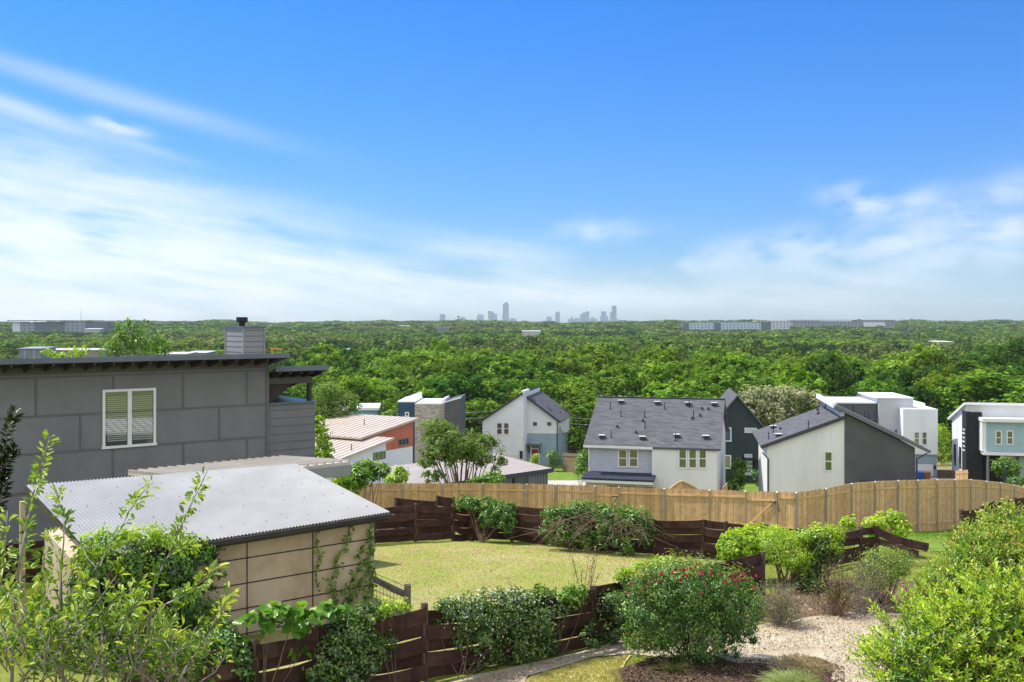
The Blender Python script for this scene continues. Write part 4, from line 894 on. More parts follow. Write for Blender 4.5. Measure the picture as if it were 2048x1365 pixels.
m.build('wall', [m_tan, surf('dark_joint', '#3a342d')], h)
for u_ in (uW+.1, -.1):   # the roof runs on behind the wall as a lean-to on two posts
    q_ = fr.pt(u_, 4.1, 0); MB().beam(Vector((q_.x, q_.y, gb)), Vector((q_.x, q_.y, under(q_)-.02)), .1, .1, up=fr.vec(1, 0)).build('post', m_tan, h)
m_gut = surf('dark_bronze_gutter', '#403c3a', '#4a4643', 2, rough=.3, metal=.3)
off = -fr.vec(0, 1)*.04
m = MB(); a_, b_ = FLc+off-Vector((0,0,.05)), FRc+off-Vector((0,0,.05))
m.beam(a_, b_, .11, .085); m.beam(a_-fr.vec(0, -.12)-Vector((0,0,.06)), b_-fr.vec(0, -.12)-Vector((0,0,.06)), .03, .12); m.build('gutter', m_gut, h)
m = MB(); m.beam(FRc-Vector((0,0,.055)), BRc-Vector((0,0,.055)), .03, .11); m.beam(FLc-Vector((0,0,.055)), BLc-Vector((0,0,.055)), .03, .11); m.build('barge_board', m_gut, h)
# ------------------------------------------------------------------ brown woven board fences
m_brown = surf('brown_stained_board', '#3f2b27', '#533a33', 2.2, stretch=(1, 1, 3), rough=.75, spec=.2, speck=('#33201c', 9, .5), island=.5)
m_bpost = surf('weathered_post', '#4d3b34', '#66564b', 3, rough=.85)
def board_fence(label, posts, nb, group=None, gap=.22, wob=.05, weave=.03, seed=1, th=.022, step=()):
    rng = random.Random(seed)
    W3 = [Vector(((x-CX)/F*Y, Y, 0)) for x, y, Y in posts]; tops = [-(y-HZ)/F*Y for x, y, Y in posts]
    mid = W3[len(W3)//2]; h = thing('board_fence', label, 'fence', Vector((mid.x, mid.y, ground(0, mid.y))), group)
    for i, p in enumerate(W3):
        g = ground(0, p.y); d = (W3[min(i+1, len(W3)-1)]-W3[max(i-1, 0)]).normalized()
        MB().beam(Vector((p.x, p.y, g-.2)), Vector((p.x, p.y, tops[i]+.02+rng.uniform(-.02, .03))), .085, .085, up=d).build('post', m_bpost, h)
    for i in range(len(W3)-1):
        a, b = W3[i], W3[i+1]; d = (b-a).normalized(); nrm = Vector((d.y, -d.x, 0)); m = MB()
        drop = step[i] if i < len(step) else 0
        for k in range(nb):
            side = 1 if (k+i) % 2 == 0 else -1; f0, f1 = (k+gap/2)/nb, (k+1-gap/2)/nb
            j0, j1 = rng.uniform(-.012, .012), rng.uniform(-.012, .012); K = 6; off = nrm*side*(.03+th*.5)
            lo, hi, bk = [], [], []
            for q in range(K+1):
                t = q/K; p = a.lerp(b, t)+off+nrm*side*weave*math.sin(math.pi*t); g = ground(0, p.y)+.04; tz = tops[i]*(1-t)+tops[i+1]*t-drop; H = tz-g
                sag = -wob*math.sin(math.pi*t)*rng.uniform(.2, .5)
                lo.append(Vector((p.x, p.y, g+H*f0+sag+j0*(1-t)+j1*t))); hi.append(Vector((p.x, p.y, g+H*f1+sag+j0*(1-t)+j1*t)))
            for q in range(K):
                m.hexa([lo[q], lo[q+1], lo[q+1]+nrm*th, lo[q]+nrm*th], [hi[q], hi[q+1], hi[q+1]+nrm*th, hi[q]+nrm*th])
        m.build('board_panel', m_brown, h)
    return h
def nearline(px): r = (px-1024)/2000; return 22.2/(1.24-r)
board_fence('brown woven board fence in front of the shed and below the lawn', [(x, y, nearline(x)) for x, y in ((250, 1345), (390, 1312), (510, 1283), (630, 1256), (740, 1232), (849, 1207), (1010, 1196), (1186, 1176), (1310, 1150), (1415, 1132), (1525, 1108))], 5, seed=3, step=(0, 0, .05, 0, .06, .14, .03), gap=-.09)
board_fence('brown woven board fence along the left back of the lawn, meeting a corner', [(690, 1024, 32.4), (748, 1018, 32.8), (831, 1010, 33.4), (905, 1013, 34.0), (942, 1018, 34.3)], 5, seed=5, gap=.03, weave=.04)
board_fence('long brown woven board fence at the back of the lawn, hung with vines', [(945, 1016, 34.4), (1024, 1012, 33.6), (1105, 1018, 32.3), (1180, 1024, 31.4), (1310, 1040, 30.4), (1406, 1040, 29.9), (1452, 1046, 29.5), (1530, 1050, 28.8), (1608, 1062, 28.4)], 5, seed=8, gap=-.02)
board_fence('short taller stretch of brown boards rising behind the back fence', [(791, 996, 36.2), (872, 1003, 36.4)], 4, seed=11, gap=.08)
board_fence('single brown board panel standing at the back fence corner', [(874, 992, 36.0), (908, 996, 36.0)], 4, seed=12, gap=.08)
board_fence('dark brown board fence in shade left of the shed', [(-80, 1098, 24), (20, 1088, 25), (114, 1076, 26)], 5, seed=13, gap=.18)
board_fence('broken brown board fence between the shrubs and the side grass', [(1618, 1070, 27.4), (1670, 1064, 28.2), (1722, 1056, 29), (1754, 1052, 29.4)], 4, seed=15, gap=.16)
board_fence('brown board fence climbing to the right behind the big green bush', [(1922, 1020, 37), (1962, 1014, 37.6), (1990, 1002, 38.4), (2030, 996, 39.5), (2075, 990, 41)], 3, seed=16, gap=.16)
# the sprung board that sags out of the broken fence, and the plank lying against the near one
def loose_board(label, pts, wd, nrm=Vector((.1, -1, .25))):
    m = MB(); nrm = nrm.normalized(); n = len(pts)
    for i in range(n-1):
        a, b = pts[i], pts[i+1]; up = Vector((0, 0, wd))
        m.hexa([a, b, b-nrm*.03, a-nrm*.03], [a+up, b+up, b+up-nrm*.03, a+up-nrm*.03])
    m.build('loose_board', m_brown, None, label, 'board')
loose_board('warped brown board sprung loose from the broken fence', [P(1746+112*t, 1066+38*t**.8+3*math.sin(math.pi*t), 29.3-1.0*t) for t in [i/8 for i in range(9)]], .24)
loose_board('lower brown board fallen aslant under the warped board', [P(1758+80*t, 1090+26*t, 29.2-1.0*t) for t in [i/5 for i in range(6)]], .2)

# ------------------------------------------------------------------ wooden rail with wire mesh by the shed corner
h = thing('wire_fence', 'short weathered wooden rail and post with wire mesh beside the shed', 'fence', P(782, 1210, 21.2))
a, b = P(750, 1160, 21.6), P(812, 1190, 20.9); m_grey_wood = surf('grey_weathered_wood', '#5d544c', '#776d63', 4, rough=.85)
MB().beam(a, b, .09, .10).build('rail', m_grey_wood, h)
c = P(815, 1170, 20.8); gz = ground(0, 20.8); MB().beam(Vector((c.x, c.y, gz-.1)), c, .13, .13, up=Vector((1,0,0))).build('post', m_grey_wood, h)
m = MB()
for i in range(9):
    p_ = a.lerp(b, (i+.5)/9); m.beam(Vector((p_.x, p_.y, gz+.03)), p_, .008, .008, up=Vector((1,0,0)))
for k in range(7):
    zc = gz+.08+k*.12; m.beam(Vector((a.x, a.y, zc+.1)), Vector((b.x, b.y, zc)), .008, .008)
m.build('wire_mesh', surf('dull_wire', '#4a4842', rough=.5, metal=.5), h)

# ------------------------------------------------------------------ cedar picket fence with steel posts
m_cedar = surf('cedar_picket', '#bd956a', '#d5b187', 1.0, stretch=(7, 7, .35), rough=.75, spec=.15, speck=('#8f6f50', 4.0, .4), contrast=(.25, .75), island=.34)
m_cedar_rail = surf('cedar_rail', '#c39a68', '#d6b384', 2, rough=.75)
m_steel = surf('galvanised_post', '#8d9093', '#a0a3a6', 2, rough=.45, metal=.5); m_cap = surf('post_cap', '#c6c8c9', rough=.35, metal=.5)
TB = np.array([(640, 967, 57.5), (728, 967, 57), (966, 966, 57), (1140, 970, 55.8), (1330, 977, 53.6), (1591, 985, 48.7), (1650, 977, 50), (1701, 967, 51.3), (1748, 963, 52.6), (1794, 961, 53.8), (1872, 959, 56), (1940, 959, 60), (2000, 965, 66.5), (2026, 970, 70), (2060, 980, 75)], float)
def cedar_pt(px):
    Y = float(np.interp(px, TB[:, 0], TB[:, 2])); return Vector(((px-CX)/F*Y, Y, -(float(np.interp(px, TB[:, 0], TB[:, 1]))-HZ)/F*Y))
posts = [652, 728, 804.6, 885, 966.6, 1054.8, 1112, 1191, 1239, 1330, 1421, 1493, 1556, 1591, 1650, 1701, 1748, 1794, 1833.7, 1872, 1907, 1939, 1970, 1999, 2026, 2052]
h = thing('picket_fence', 'new tan cedar picket fence with steel posts curving across below the houses', 'fence', Vector((6, 52, ground(0, 52))))
rng = random.Random(4)
for i, px in enumerate(posts):
    p = cedar_pt(px); q = cedar_pt(posts[min(i+1, len(posts)-1)]); q0 = cedar_pt(posts[max(i-1, 0)]); d = (q-q0); d.z = 0; d.normalize(); nrm = Vector((d.y, -d.x, 0))
    c = p+nrm*.09; g = ground(0, c.y)
    po = MB().tube([(c.x, c.y, g-.1), (c.x, c.y, p.z-.05)], .034, 8).build('post', m_steel, h)
    MB().tube([(c.x, c.y, p.z-.049), (c.x, c.y, p.z-.01), (c.x, c.y, p.z+.015)], [.042, .042, .018], 8).build('cap', m_cap, po)
def pickets(m, a, b, lift=.03):
    d = (b-a); L = Vector((d.x, d.y, 0)).length; n = max(2, int(round(L/.145))); e = Vector((d.x, d.y, 0)).normalized(); nrm = Vector((e.y, -e.x, 0))
    for k in range(n):
        t0, t1 = (k+.04)/n, (k+.96)/n; p0, p1 = a.lerp(b, t0), a.lerp(b, t1); g0, g1 = ground(0, p0.y)+lift, ground(0, p1.y)+lift
        j = rng.uniform(-.012, .012); o = nrm*rng.uniform(-.004, .004); x = e*.03; top = Vector((0, 0, j))
        A = [Vector((p0.x, p0.y, g0))+o, Vector((p1.x, p1.y, g1))+o, p1+o+top-Vector((0,0,.04)), p1+o+top-x, p0+o+top+x, p0+o+top-Vector((0,0,.04))]
        m.prism(A, -nrm*.018)
    return e, nrm
for i in range(len(posts)-1):
    a, b = cedar_pt(posts[i]), cedar_pt(posts[i+1]); m = MB(); gate = posts[i] in (1191, 1493); e, nrm = pickets(m, a, b, .08 if gate else .03)
    for f in ((.17, .86) if not gate else (.2, .8)):
        p0, p1 = [Vector((q.x, q.y, ground(0, q.y)+(q.z-ground(0, q.y))*f)) for q in (a, b)]
        m.beam(p0+nrm*.025+e*.06, p1+nrm*.025-e*.06, .04, .09, mi=1)
    o = m.build('gate' if gate else 'picket_panel', [m_cedar, m_cedar_rail], h)
    if gate:
        lo, hi = [Vector((q.x, q.y, ground(0, q.y)+(q.z-ground(0, q.y))*f))+nrm*.05 for q, f in ((a, .2), (b, .82))]
        MB().beam(lo+e*.1, hi-e*.12, .04, .1).build('brace', m_cedar_rail, o)
        lt = Vector((b.x, b.y, b.z-.55))+nrm*.06-e*.2; MB().beam(lt-e*.2, lt+e*.18, .03, .04).build('latch', m_black_metal, o)
# a peaked cedar screen beyond the fence, and a short return beside it
h2 = thing('picket_screen', 'small peaked cedar screen standing in front of the cream house wall', 'fence', Vector((P(1367, 980, 62).x, 62, ground(0, 62))))
pts = [(1330, 986), (1345, 974), (1356, 966), (1364, 963), (1374, 967), (1388, 974), (1404, 986)]; m = MB()
for k in range(16):
    x0, x1 = 1331+72*k/16, 1331+72*(k+.94)/16; ya, yb = [np.interp(x, [q[0] for q in pts], [q[1] for q in pts]) for x in (x0, x1)]
    a, b = P(x0, ya, 62), P(x1, yb, 62); g = ground(0, 62); m.prism([Vector((a.x, 62, g)), Vector((b.x, 62, g)), b, a], Vector((0, .03, 0)))
m.build('picket_panel', m_cedar, h2)
m = MB()
for p_, q_ in zip(pts[:-1], pts[1:]): m.beam(P(*p_, 62)+Vector((0, -.02, .02)), P(*q_, 62)+Vector((0, -.02, .02)), .12, .06)
m.build('cap_rail', m_cedar_rail, h2)
m = MB(); a, b = P(1446, 975, 63), P(1455, 966, 66); m.prism([Vector((a.x, a.y, -13)), Vector((b.x, b.y, -13.4)), b, a], Vector((-.04, 0, 0))); m.build('picket_screen', m_cedar, None, 'narrow cedar fence return beside the bright side wall of the wide house', 'fence')
def plain_fence(label, px0, px1, y0, y1, Y0, Y1, mat):
    a, b = P(px0, y0, Y0), P(px1, y1, Y1); m = MB(); n = 14
    hh = thing('plank_fence', label, 'fence', Vector(((a.x+b.x)/2, (Y0+Y1)/2, ground(0, Y0))))
    for k in range(n):
        p_, q_ = a.lerp(b, k/n), a.lerp(b, (k+.93)/n); g = ground(0, p_.y); m.prism([Vector((p_.x,p_.y,g)), Vector((q_.x,q_.y,g)), q_, p_], Vector((0,.04,0)))
    m.build('planks', mat, hh); MB().beam(a+Vector((0,-.04,-.3)), b+Vector((0,-.04,-.3)), .05, .1).build('rail', mat, hh)
m_oldwood = surf('grey_brown_planks', '#7d6a56', '#8f7b65', 2, rough=.8)
plain_fence('grey brown plank fence beside the white gabled house', 1126, 1160, 906, 908, 116, 113, m_oldwood)
plain_fence('dark plank fence between the garage and the modern house', 1874, 1912, 940, 942, 108, 108, surf('dark_planks', '#56483d', '#65564a', 2, rough=.8))
plain_fence('new tan plank fence in front of the black brick tower', 1911, 1936, 942, 940, 103, 101, m_cedar)
plain_fence('pale plank fence far behind the garage', 1873, 1896, 930, 931, 122, 122, m_cedar_rail)
def bin_(label, px, py, Y, mat):
    c = P(px, py, Y); g = ground(0, Y); m = MB(); s_ = .36
    m.hexa([(c.x-s_*.8, Y-s_*.8, g), (c.x+s_*.8, Y-s_*.8, g), (c.x+s_*.8, Y+s_*.8, g), (c.x-s_*.8, Y+s_*.8, g)], [(c.x-s_, Y-s_, g+1.05), (c.x+s_, Y-s_, g+1.05), (c.x+s_, Y+s_, g+1.05), (c.x-s_, Y+s_, g+1.05)])
    t = thing('wheelie_bin', label, 'bin', Vector((c.x, Y, g))); m.build('bin_body', mat, t)
    MB().hexa([(c.x-s_-.03, Y-s_-.05, g+1.055), (c.x+s_+.03, Y-s_-.05, g+1.055), (c.x+s_+.03, Y+s_, g+1.055), (c.x-s_-.03, Y+s_, g+1.055)], [(c.x-s_, Y-s_, g+1.1), (c.x+s_, Y-s_, g+1.1), (c.x+s_, Y+s_-.05, g+1.17), (c.x-s_, Y+s_-.05, g+1.17)]).build('lid', mat, t)
    MB().tube([(c.x-s_*.85, Y+s_*.8, g+.14), (c.x+s_*.85, Y+s_*.8, g+.14)], .13, 10).build('wheels', m_black_metal, t)
bin_('blue wheelie bin in front of the white garage door', 1838, 952, 104, surf('blue_plastic', '#1f3f86', rough=.45)); bin_('brown wheelie bin beside the blue one at the garage', 1852, 953, 104, surf('brown_plastic', '#6b4a35', rough=.5))

# ------------------------------------------------------------------ leaves and twigs
LM = {}
def lm(key):
    if key not in LM:
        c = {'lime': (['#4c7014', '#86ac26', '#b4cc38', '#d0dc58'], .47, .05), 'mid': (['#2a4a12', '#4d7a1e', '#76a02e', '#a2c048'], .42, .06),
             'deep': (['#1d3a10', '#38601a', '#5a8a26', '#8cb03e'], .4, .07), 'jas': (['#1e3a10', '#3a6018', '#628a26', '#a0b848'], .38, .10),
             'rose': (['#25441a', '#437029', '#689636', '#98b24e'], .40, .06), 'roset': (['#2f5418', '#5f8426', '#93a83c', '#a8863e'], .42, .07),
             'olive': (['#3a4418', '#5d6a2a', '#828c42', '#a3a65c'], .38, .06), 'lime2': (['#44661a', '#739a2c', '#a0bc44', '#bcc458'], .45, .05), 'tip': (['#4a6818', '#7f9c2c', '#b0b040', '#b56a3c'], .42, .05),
             'bark': (['#5b4c40', '#77675a'], 0, 0), 'pear': (['#38581e', '#62842e', '#94ae44', '#ccd05c'], .42, .03), 'dark': (['#0d1c0a', '#1b3012', '#2b451a'], .25, .08),
             'grape': (['#3c661c', '#5f8e2e', '#86aa40'], .42, .03), 'china': (['#36521c', '#5c8030', '#84a244', '#a09a60'], .42, .03), 'flowtree': (['#50622f', '#7f8c58', '#b2b08e', '#d4ceb6'], .4, .03)}[key]
        LM[key] = leafmat('leaf_'+key, c[0], c[1], c[2])
    return LM[key]
m_bark = surf('grey_bark', '#6e6156', '#8a7d70', 6, rough=.9); m_twig = surf('brown_twig', '#6b5444', '#8a735e', 6, rough=.9); m_palebark = surf('pale_bark', '#8a7f74', '#a3988b', 6, rough=.85)
m_drytwig = surf('dry_vine_stem', '#7a6858', '#94826f', 6, rough=.9)
def tubes_np(Pn, R, sides=4):
    """Pn (N,K,3) polylines, R (N,K) radii -> vertices and quads"""
    n, k, _ = Pn.shape; d = np.gradient(Pn, axis=1); d = unit(d); ref = np.array([.31, .77, .55]); a = unit(np.cross(d, ref)); b = np.cross(d, a)
    ang = np.arange(sides)*2*np.pi/sides
    V = Pn[:, :, None]+(a[:, :, None]*np.cos(ang)[:, None]+b[:, :, None]*np.sin(ang)[:, None])*R[:, :, None, None]
    I = np.arange(n*k*sides).reshape(n, k, sides); J = np.roll(I, -1, 2)
    Q = np.stack([I[:, :-1], J[:, :-1], J[:, 1:], I[:, 1:]], -1).reshape(-1, 4)
    return V.reshape(-1, 3), Q
def stems(base, tips, r0, r1, K=6, bend=.2, rng=RNG):
    base, tips = np.asarray(base, float), np.asarray(tips, float); n = len(base); t = np.linspace(0, 1, K)[None, :, None]
    mid = rng.normal(0, 1, (n, 1, 3))*bend*np.linalg.norm(tips-base, axis=1)[:, None, None]; mid[..., 2] *= .4
    Pn = base[:, None]*(1-t)+tips[:, None]*t+mid*t*(1-t)
    return tubes_np(Pn, (r0*(1-t[..., 0])+r1*t[..., 0])*np.ones((n, 1))), Pn
def E(px, py, rx, ry, Y, dr=None):
    c = P(px, py, Y); a, b = rx/F*Y, ry/F*Y; return (tuple(c), (a, dr if dr else (a+b)/2, b))
def plant(name, label, cat, ells, n, L, W, key, base=None, group=None, clumps=60, crad=.2, nst=9, r0=.03, bark=None, six=True, seed=1, shell=.25, up=.4, top=.25, stems_to=.85, trunk=0):
    """a shrub, vine or tree: leaf crown over ellipsoids, stems from the base into the crown"""
    rng = np.random.default_rng(seed); c0 = np.array(ells[0][0]); 
    if base is None: base = (c0[0], c0[1], ground(0, c0[1]))
    base = np.array(base, float); t = thing(name, label, cat, Vector(base), group)
    V, Q, T = blob_leaves(ells, n, L, W, rng, clumps, crad, up, shell, top, six); np_obj('crown' if trunk else 'foliage', V, Q, lm(key), t, T)
    tips = []
    for i in range(nst):
        c, r = ells[rng.integers(0, len(ells))]; tips.append(np.array(c)+unit(rng.normal(size=3)+np.array([0, 0, .5]))*np.array(r)*stems_to)
    tips = np.array(tips)
    if trunk:
        fork = base+(c0-base)*np.array([.6, .6, .5])*1.0
        m = MB(); m.tube([base-np.array([0, 0, .3]), base*.5+fork*.5+rng.normal(0, .05, 3)*trunk*4, fork], [trunk*1.25, trunk, trunk*.85], 8).build('trunk', bark or m_bark, t, smooth=True)
        (V, Q), _ = stems(np.repeat(fork[None], nst, 0)+rng.normal(0, trunk*.3, (nst, 3)), tips, r0, r0*.25, 6, .15, rng)
        np_obj('limbs', V, Q, bark or m_bark, t)
    elif nst:
        b0 = base+np.column_stack([rng.normal(0, r0*3, nst), rng.normal(0, r0*3, nst), np.full(nst, -.05)])
        (V, Q), _ = stems(b0, tips, r0, r0*.3, 6, .12, rng); np_obj('stems', V, Q, bark or m_twig, t)
    return t

# ------------------------------------------------------------------ vines on the fences and the shed
shed = Fr(748, 21.8, vp=2536)
def shedE(px, py, rx, ry, dr=.3, v=-.28): u, z = shed.hit(px, py, v); p = shed.pt(u, v, z); k = p.y/F; return (tuple(p), (rx*k, dr+rx*k*.45, ry*k))
p = shed.pt(shed.hit(300, 1200)[0], -.4, ground(0, 18.4))
plant('climbing_vine', 'dense green vine swallowing the left end of the tan shed wall', 'vine', [shedE(250, 1125, 80, 45), shedE(330, 1120, 90, 40), shedE(400, 1135, 55, 45), shedE(290, 1200, 110, 70), shedE(380, 1215, 70, 70), shedE(260, 1290, 110, 70), shedE(370, 1290, 80, 75), shedE(440, 1310, 50, 60), shedE(195, 1150, 45, 45, .4), shedE(175, 1225, 45, 60, .4), shedE(165, 1305, 55, 60, .4), shedE(215, 1340, 70, 45, .4)], 20000, .075, .042, 'deep', base=p, clumps=430, crad=.28, nst=16, seed=21, shell=.35)
plant('climbing_vine', 'bright young shoots topping the vine along the shed gutter', 'vine', [shedE(220, 1085, 60, 18, .2, -.45), shedE(300, 1080, 70, 18, .2, -.45), shedE(370, 1092, 45, 16, .2, -.42), shedE(200, 1120, 50, 30, .2, -.45), shedE(260, 1140, 45, 40, .15, -.5)], 3000, .075, .036, 'lime', base=p, clumps=110, crad=.35, nst=6, seed=22)
plant('climbing_vine', 'dark green vine hiding the fence below the left end of the shed', 'vine', [E(400, 1325, 60, 45, 14.6, .35), E(455, 1305, 45, 45, 14.8, .35), E(345, 1340, 60, 50, 14.4, .35), E(480, 1335, 35, 35, 14.7, .3), E(300, 1360, 50, 40, 14.3, .3)], 6000, .06, .035, 'deep', base=(-4.3, 14.7, ground(0, 14.7)), clumps=240, crad=.3, nst=10, r0=.012, seed=20, shell=.4)
# thin strands climbing the right end of the shed
rng = np.random.default_rng(31); t = thing('climbing_vine', 'thin leafy vine strands climbing the right end of the shed wall', 'vine', shed.pt(-.6, -.1, ground(0, 21.3)))
lines = [[(634, 1060), (630, 1090), (640, 1110), (632, 1135), (634, 1175)], [(702, 1050), (694, 1075), (688, 1098), (668, 1118), (676, 1140), (660, 1160), (664, 1178)], [(742, 1048), (738, 1075), (744, 1095), (734, 1118), (738, 1140), (722, 1160), (712, 1180), (690, 1200), (676, 1225)], [(730, 1090), (716, 1110), (724, 1130), (708, 1150), (700, 1172), (680, 1185)], [(745, 1130), (742, 1160), (738, 1185), (728, 1205)], [(700, 1200), (690, 1225), (705, 1250)], [(664, 1178), (672, 1205), (660, 1240)]]
Vs, st = [], MB()
for ln, nn in zip(lines, (46, 90, 190, 90, 80, 70, 60)):
    pts = np.array([tuple(shed.pt(*(lambda q: (q[0], -.05, q[1]))(shed.hit(x, y, -.05)))) for x, y in ln]); st.tube([Vector(q) for q in pts], .008, 5)
    s_ = np.linspace(0, len(pts)-1.001, nn); i = s_.astype(int); f = (s_-i)[:, None]; pos = pts[i]*(1-f)+pts[i+1]*f+rng.normal(0, .035, (nn, 3))-np.array(shed.vec(0, 1))*.05
    V, Q = leaf6(pos, rdir(nn, rng)+np.array([0, 0, -.2]), unit(np.array([.4, -.8, .5])+rng.normal(0, .4, (nn, 3))), .085*rng.uniform(.7, 1.3, nn), .05, rng=rng); Vs.append((V, Q, np.repeat(rng.uniform(.1, .9, nn), 6)))
V, Q, T = cat(Vs); np_obj('foliage', V, Q, lm('mid'), t, T); st.build('stems', m_twig, t)
def onfence(px, py, rx, ry, dr=.35): return E(px, py, rx, ry, nearline(px)-.12, dr)
plant('climbing_vine', 'dark vine spilling over the near fence right of the shed corner', 'vine', [onfence(690, 1265, 45, 55), onfence(725, 1300, 45, 60), onfence(665, 1315, 40, 50), onfence(700, 1345, 60, 40), onfence(770, 1290, 35, 40, .2), onfence(640, 1345, 40, 30), onfence(720, 1230, 50, 20, .25)], 6500, .06, .032, 'jas', clumps=260, crad=.3, nst=10, r0=.012, seed=23, shell=.4)
plant('climbing_vine', 'bright sprigs on top of the fence board beside the wire mesh', 'vine', [onfence(790, 1212, 32, 12, .15), onfence(765, 1222, 25, 12, .15)], 420, .06, .032, 'lime', clumps=30, crad=.5, nst=4, r0=.008, seed=24)
plant('grape_vine', 'big leafed grape vine lying along the fence top before the shed', 'vine', [onfence(520, 1240, 30, 18, .2), onfence(560, 1235, 35, 20, .2), onfence(605, 1238, 30, 18, .2), onfence(602, 1305, 16, 12, .1), onfence(660, 1225, 30, 15, .2)], 150, .17, .16, 'grape', clumps=60, crad=.45, nst=8, r0=.01, seed=25, up=.9)
t = plant('jasmine', 'glossy jasmine mound with white flowers draped over the near fence', 'vine', [onfence(925, 1235, 55, 45), onfence(985, 1222, 65, 45), onfence(1045, 1225, 65, 45), onfence(1090, 1235, 40, 50), onfence(960, 1285, 60, 55), onfence(1030, 1290, 65, 55), onfence(1075, 1300, 40, 40), onfence(890, 1225, 30, 30, .2)], 13000, .058, .03, 'jas', clumps=420, crad=.3, nst=12, r0=.012, seed=26, shell=.35)
def blossoms(t, ells, n, s, mat, name, seed, lift=1.03, topb=.5):
    rng = np.random.default_rng(seed); parts = []
    for c, r in ells:
        pos, d = ellipsoid_pts(max(1, n//len(ells)), c, np.array(r)*lift, rng, .06, topb); d2 = unit(d+np.array([0, -.6, .3])+rng.normal(0, .3, d.shape)); V, Q = quads_leaf(pos, d2, s, s, rng); parts.append((V, Q, np.repeat(rng.uniform(0, 1, len(pos)), 4)))
    V, Q, T = cat(parts); fo = next(c for c in t.children if c.name.startswith('foliage')); me = fo.data
    nv = len(me.vertices); co = np.empty(nv*3, np.float32); me.vertices.foreach_get('co', co); li = np.empty(len(me.loops), np.int32); me.loops.foreach_get('vertex_index', li); tt = np.empty(nv, np.float32); me.attributes['tint'].data.foreach_get('value', tt)
    m2 = np_mesh('foliage', np.concatenate([co.reshape(-1, 3), V-np.array(wloc(t))]), np.concatenate([li.reshape(-1, 4), Q+nv]), np.concatenate([tt, T])); m2.materials.append(me.materials[0]); m2.materials.append(mat)
    m2.polygons.foreach_set('material_index', np.concatenate([np.zeros(len(li)//4, np.int32), np.ones(len(Q), np.int32)])); fo.data = m2; return fo
m_wflower = leafmat('white_petals', ['#d8d8c8', '#f0f0e6'], .3, .03)
blossoms(t, JF := [onfence(925, 1235, 55, 45), onfence(985, 1222, 65, 45), onfence(1045, 1225, 65, 45), onfence(1090, 1235, 40, 50), onfence(1030, 1280, 65, 50), onfence(960, 1280, 60, 50)], 420, .034, m_wflower, 'white_flowers', 5)
plant('young_vine', 'light green vine crest between the jasmine and the fence post', 'vine', [onfence(1120, 1200, 40, 28, .25), onfence(1150, 1190, 25, 18, .2), onfence(1085, 1185, 30, 14, .2)], 900, .07, .045, 'mid', clumps=50, crad=.4, nst=5, r0=.01, seed=27)
plant('climbing_vine', 'dark glossy vine on the near fence left of the rose bush', 'vine', [onfence(1215, 1215, 35, 40, .3), onfence(1250, 1200, 35, 45, .3), onfence(1215, 1265, 35, 40, .25), onfence(1275, 1180, 40, 30, .3), onfence(1180, 1275, 25, 30, .2)], 4200, .058, .03, 'jas', clumps=170, crad=.3, nst=8, r0=.012, seed=28, shell=.4)
plant('climbing_vine', 'bright yellow green vine crest behind the rose bush', 'vine', [onfence(1285, 1142, 35, 14, .3), onfence(1330, 1132, 35, 12, .3), onfence(1250, 1152, 20, 12, .25)], 1500, .06, .034, 'lime', clumps=70, crad=.4, nst=5, r0=.01, seed=29)
plant('climbing_vine', 'leafy green vine hanging over the left corner of the back fence', 'vine', [E(932, 1008, 24, 14, 34, .4), E(965, 1014, 32, 18, 33.7, .45), E(1005, 1020, 26, 18, 33.2, .4), E(1012, 1045, 18, 24, 33, .3), E(980, 1040, 22, 16, 33.2, .3)], 4600, .085, .05, 'rose', clumps=200, crad=.3, nst=12, r0=.012, seed=33, base=(-1.0, 33, ground(0, 33)))
t = plant('climbing_vine', 'broad vine on the back fence with green top and dry tangled stems', 'vine', [E(1120, 1030, 42, 16, 31.7, .4), E(1175, 1022, 50, 16, 31.2, .45), E(1230, 1030, 45, 20, 30.7, .4), E(1275, 1042, 35, 22, 30.3, .4), E(1290, 1070, 22, 30, 30.2, .25), E(1160, 1065, 20, 30, 31.1, .25), E(1215, 1070, 26, 26, 30.6, .25), E(1100, 1060, 26, 26, 31.6, .3), E(1130, 1075, 24, 22, 31.3, .3), E(1185, 1080, 26, 22, 30.9, .3), E(1250, 1085, 28, 24, 30.4, .3), E(1235, 1055, 30, 20, 30.6, .3)], 8600, .08, .045, 'rose', clumps=280, crad=.36, nst=10, r0=.012, seed=34, base=(2.2, 30.8, ground(0, 30.8)))
rng = np.random.default_rng(77); n = 130; px = rng.uniform(1100, 1290, n); Y = np.interp(px, [1085, 1300], [31.7, 30.0])-rng.uniform(.1, .5, n)
b0 = np.array([tuple(P(x, 1028+rng.uniform(-8, 25)+abs(x-1190)*.12, y)) for x, y in zip(px, Y)]); b1 = b0+np.column_stack([rng.normal(0, .55, n), rng.normal(-.12, .2, n), -rng.uniform(.15, .7, n)])
(V, Q), _ = stems(b0, b1, .007, .004, 6, .35, rng); np_obj('dry_stems', V, Q, m_drytwig, t)
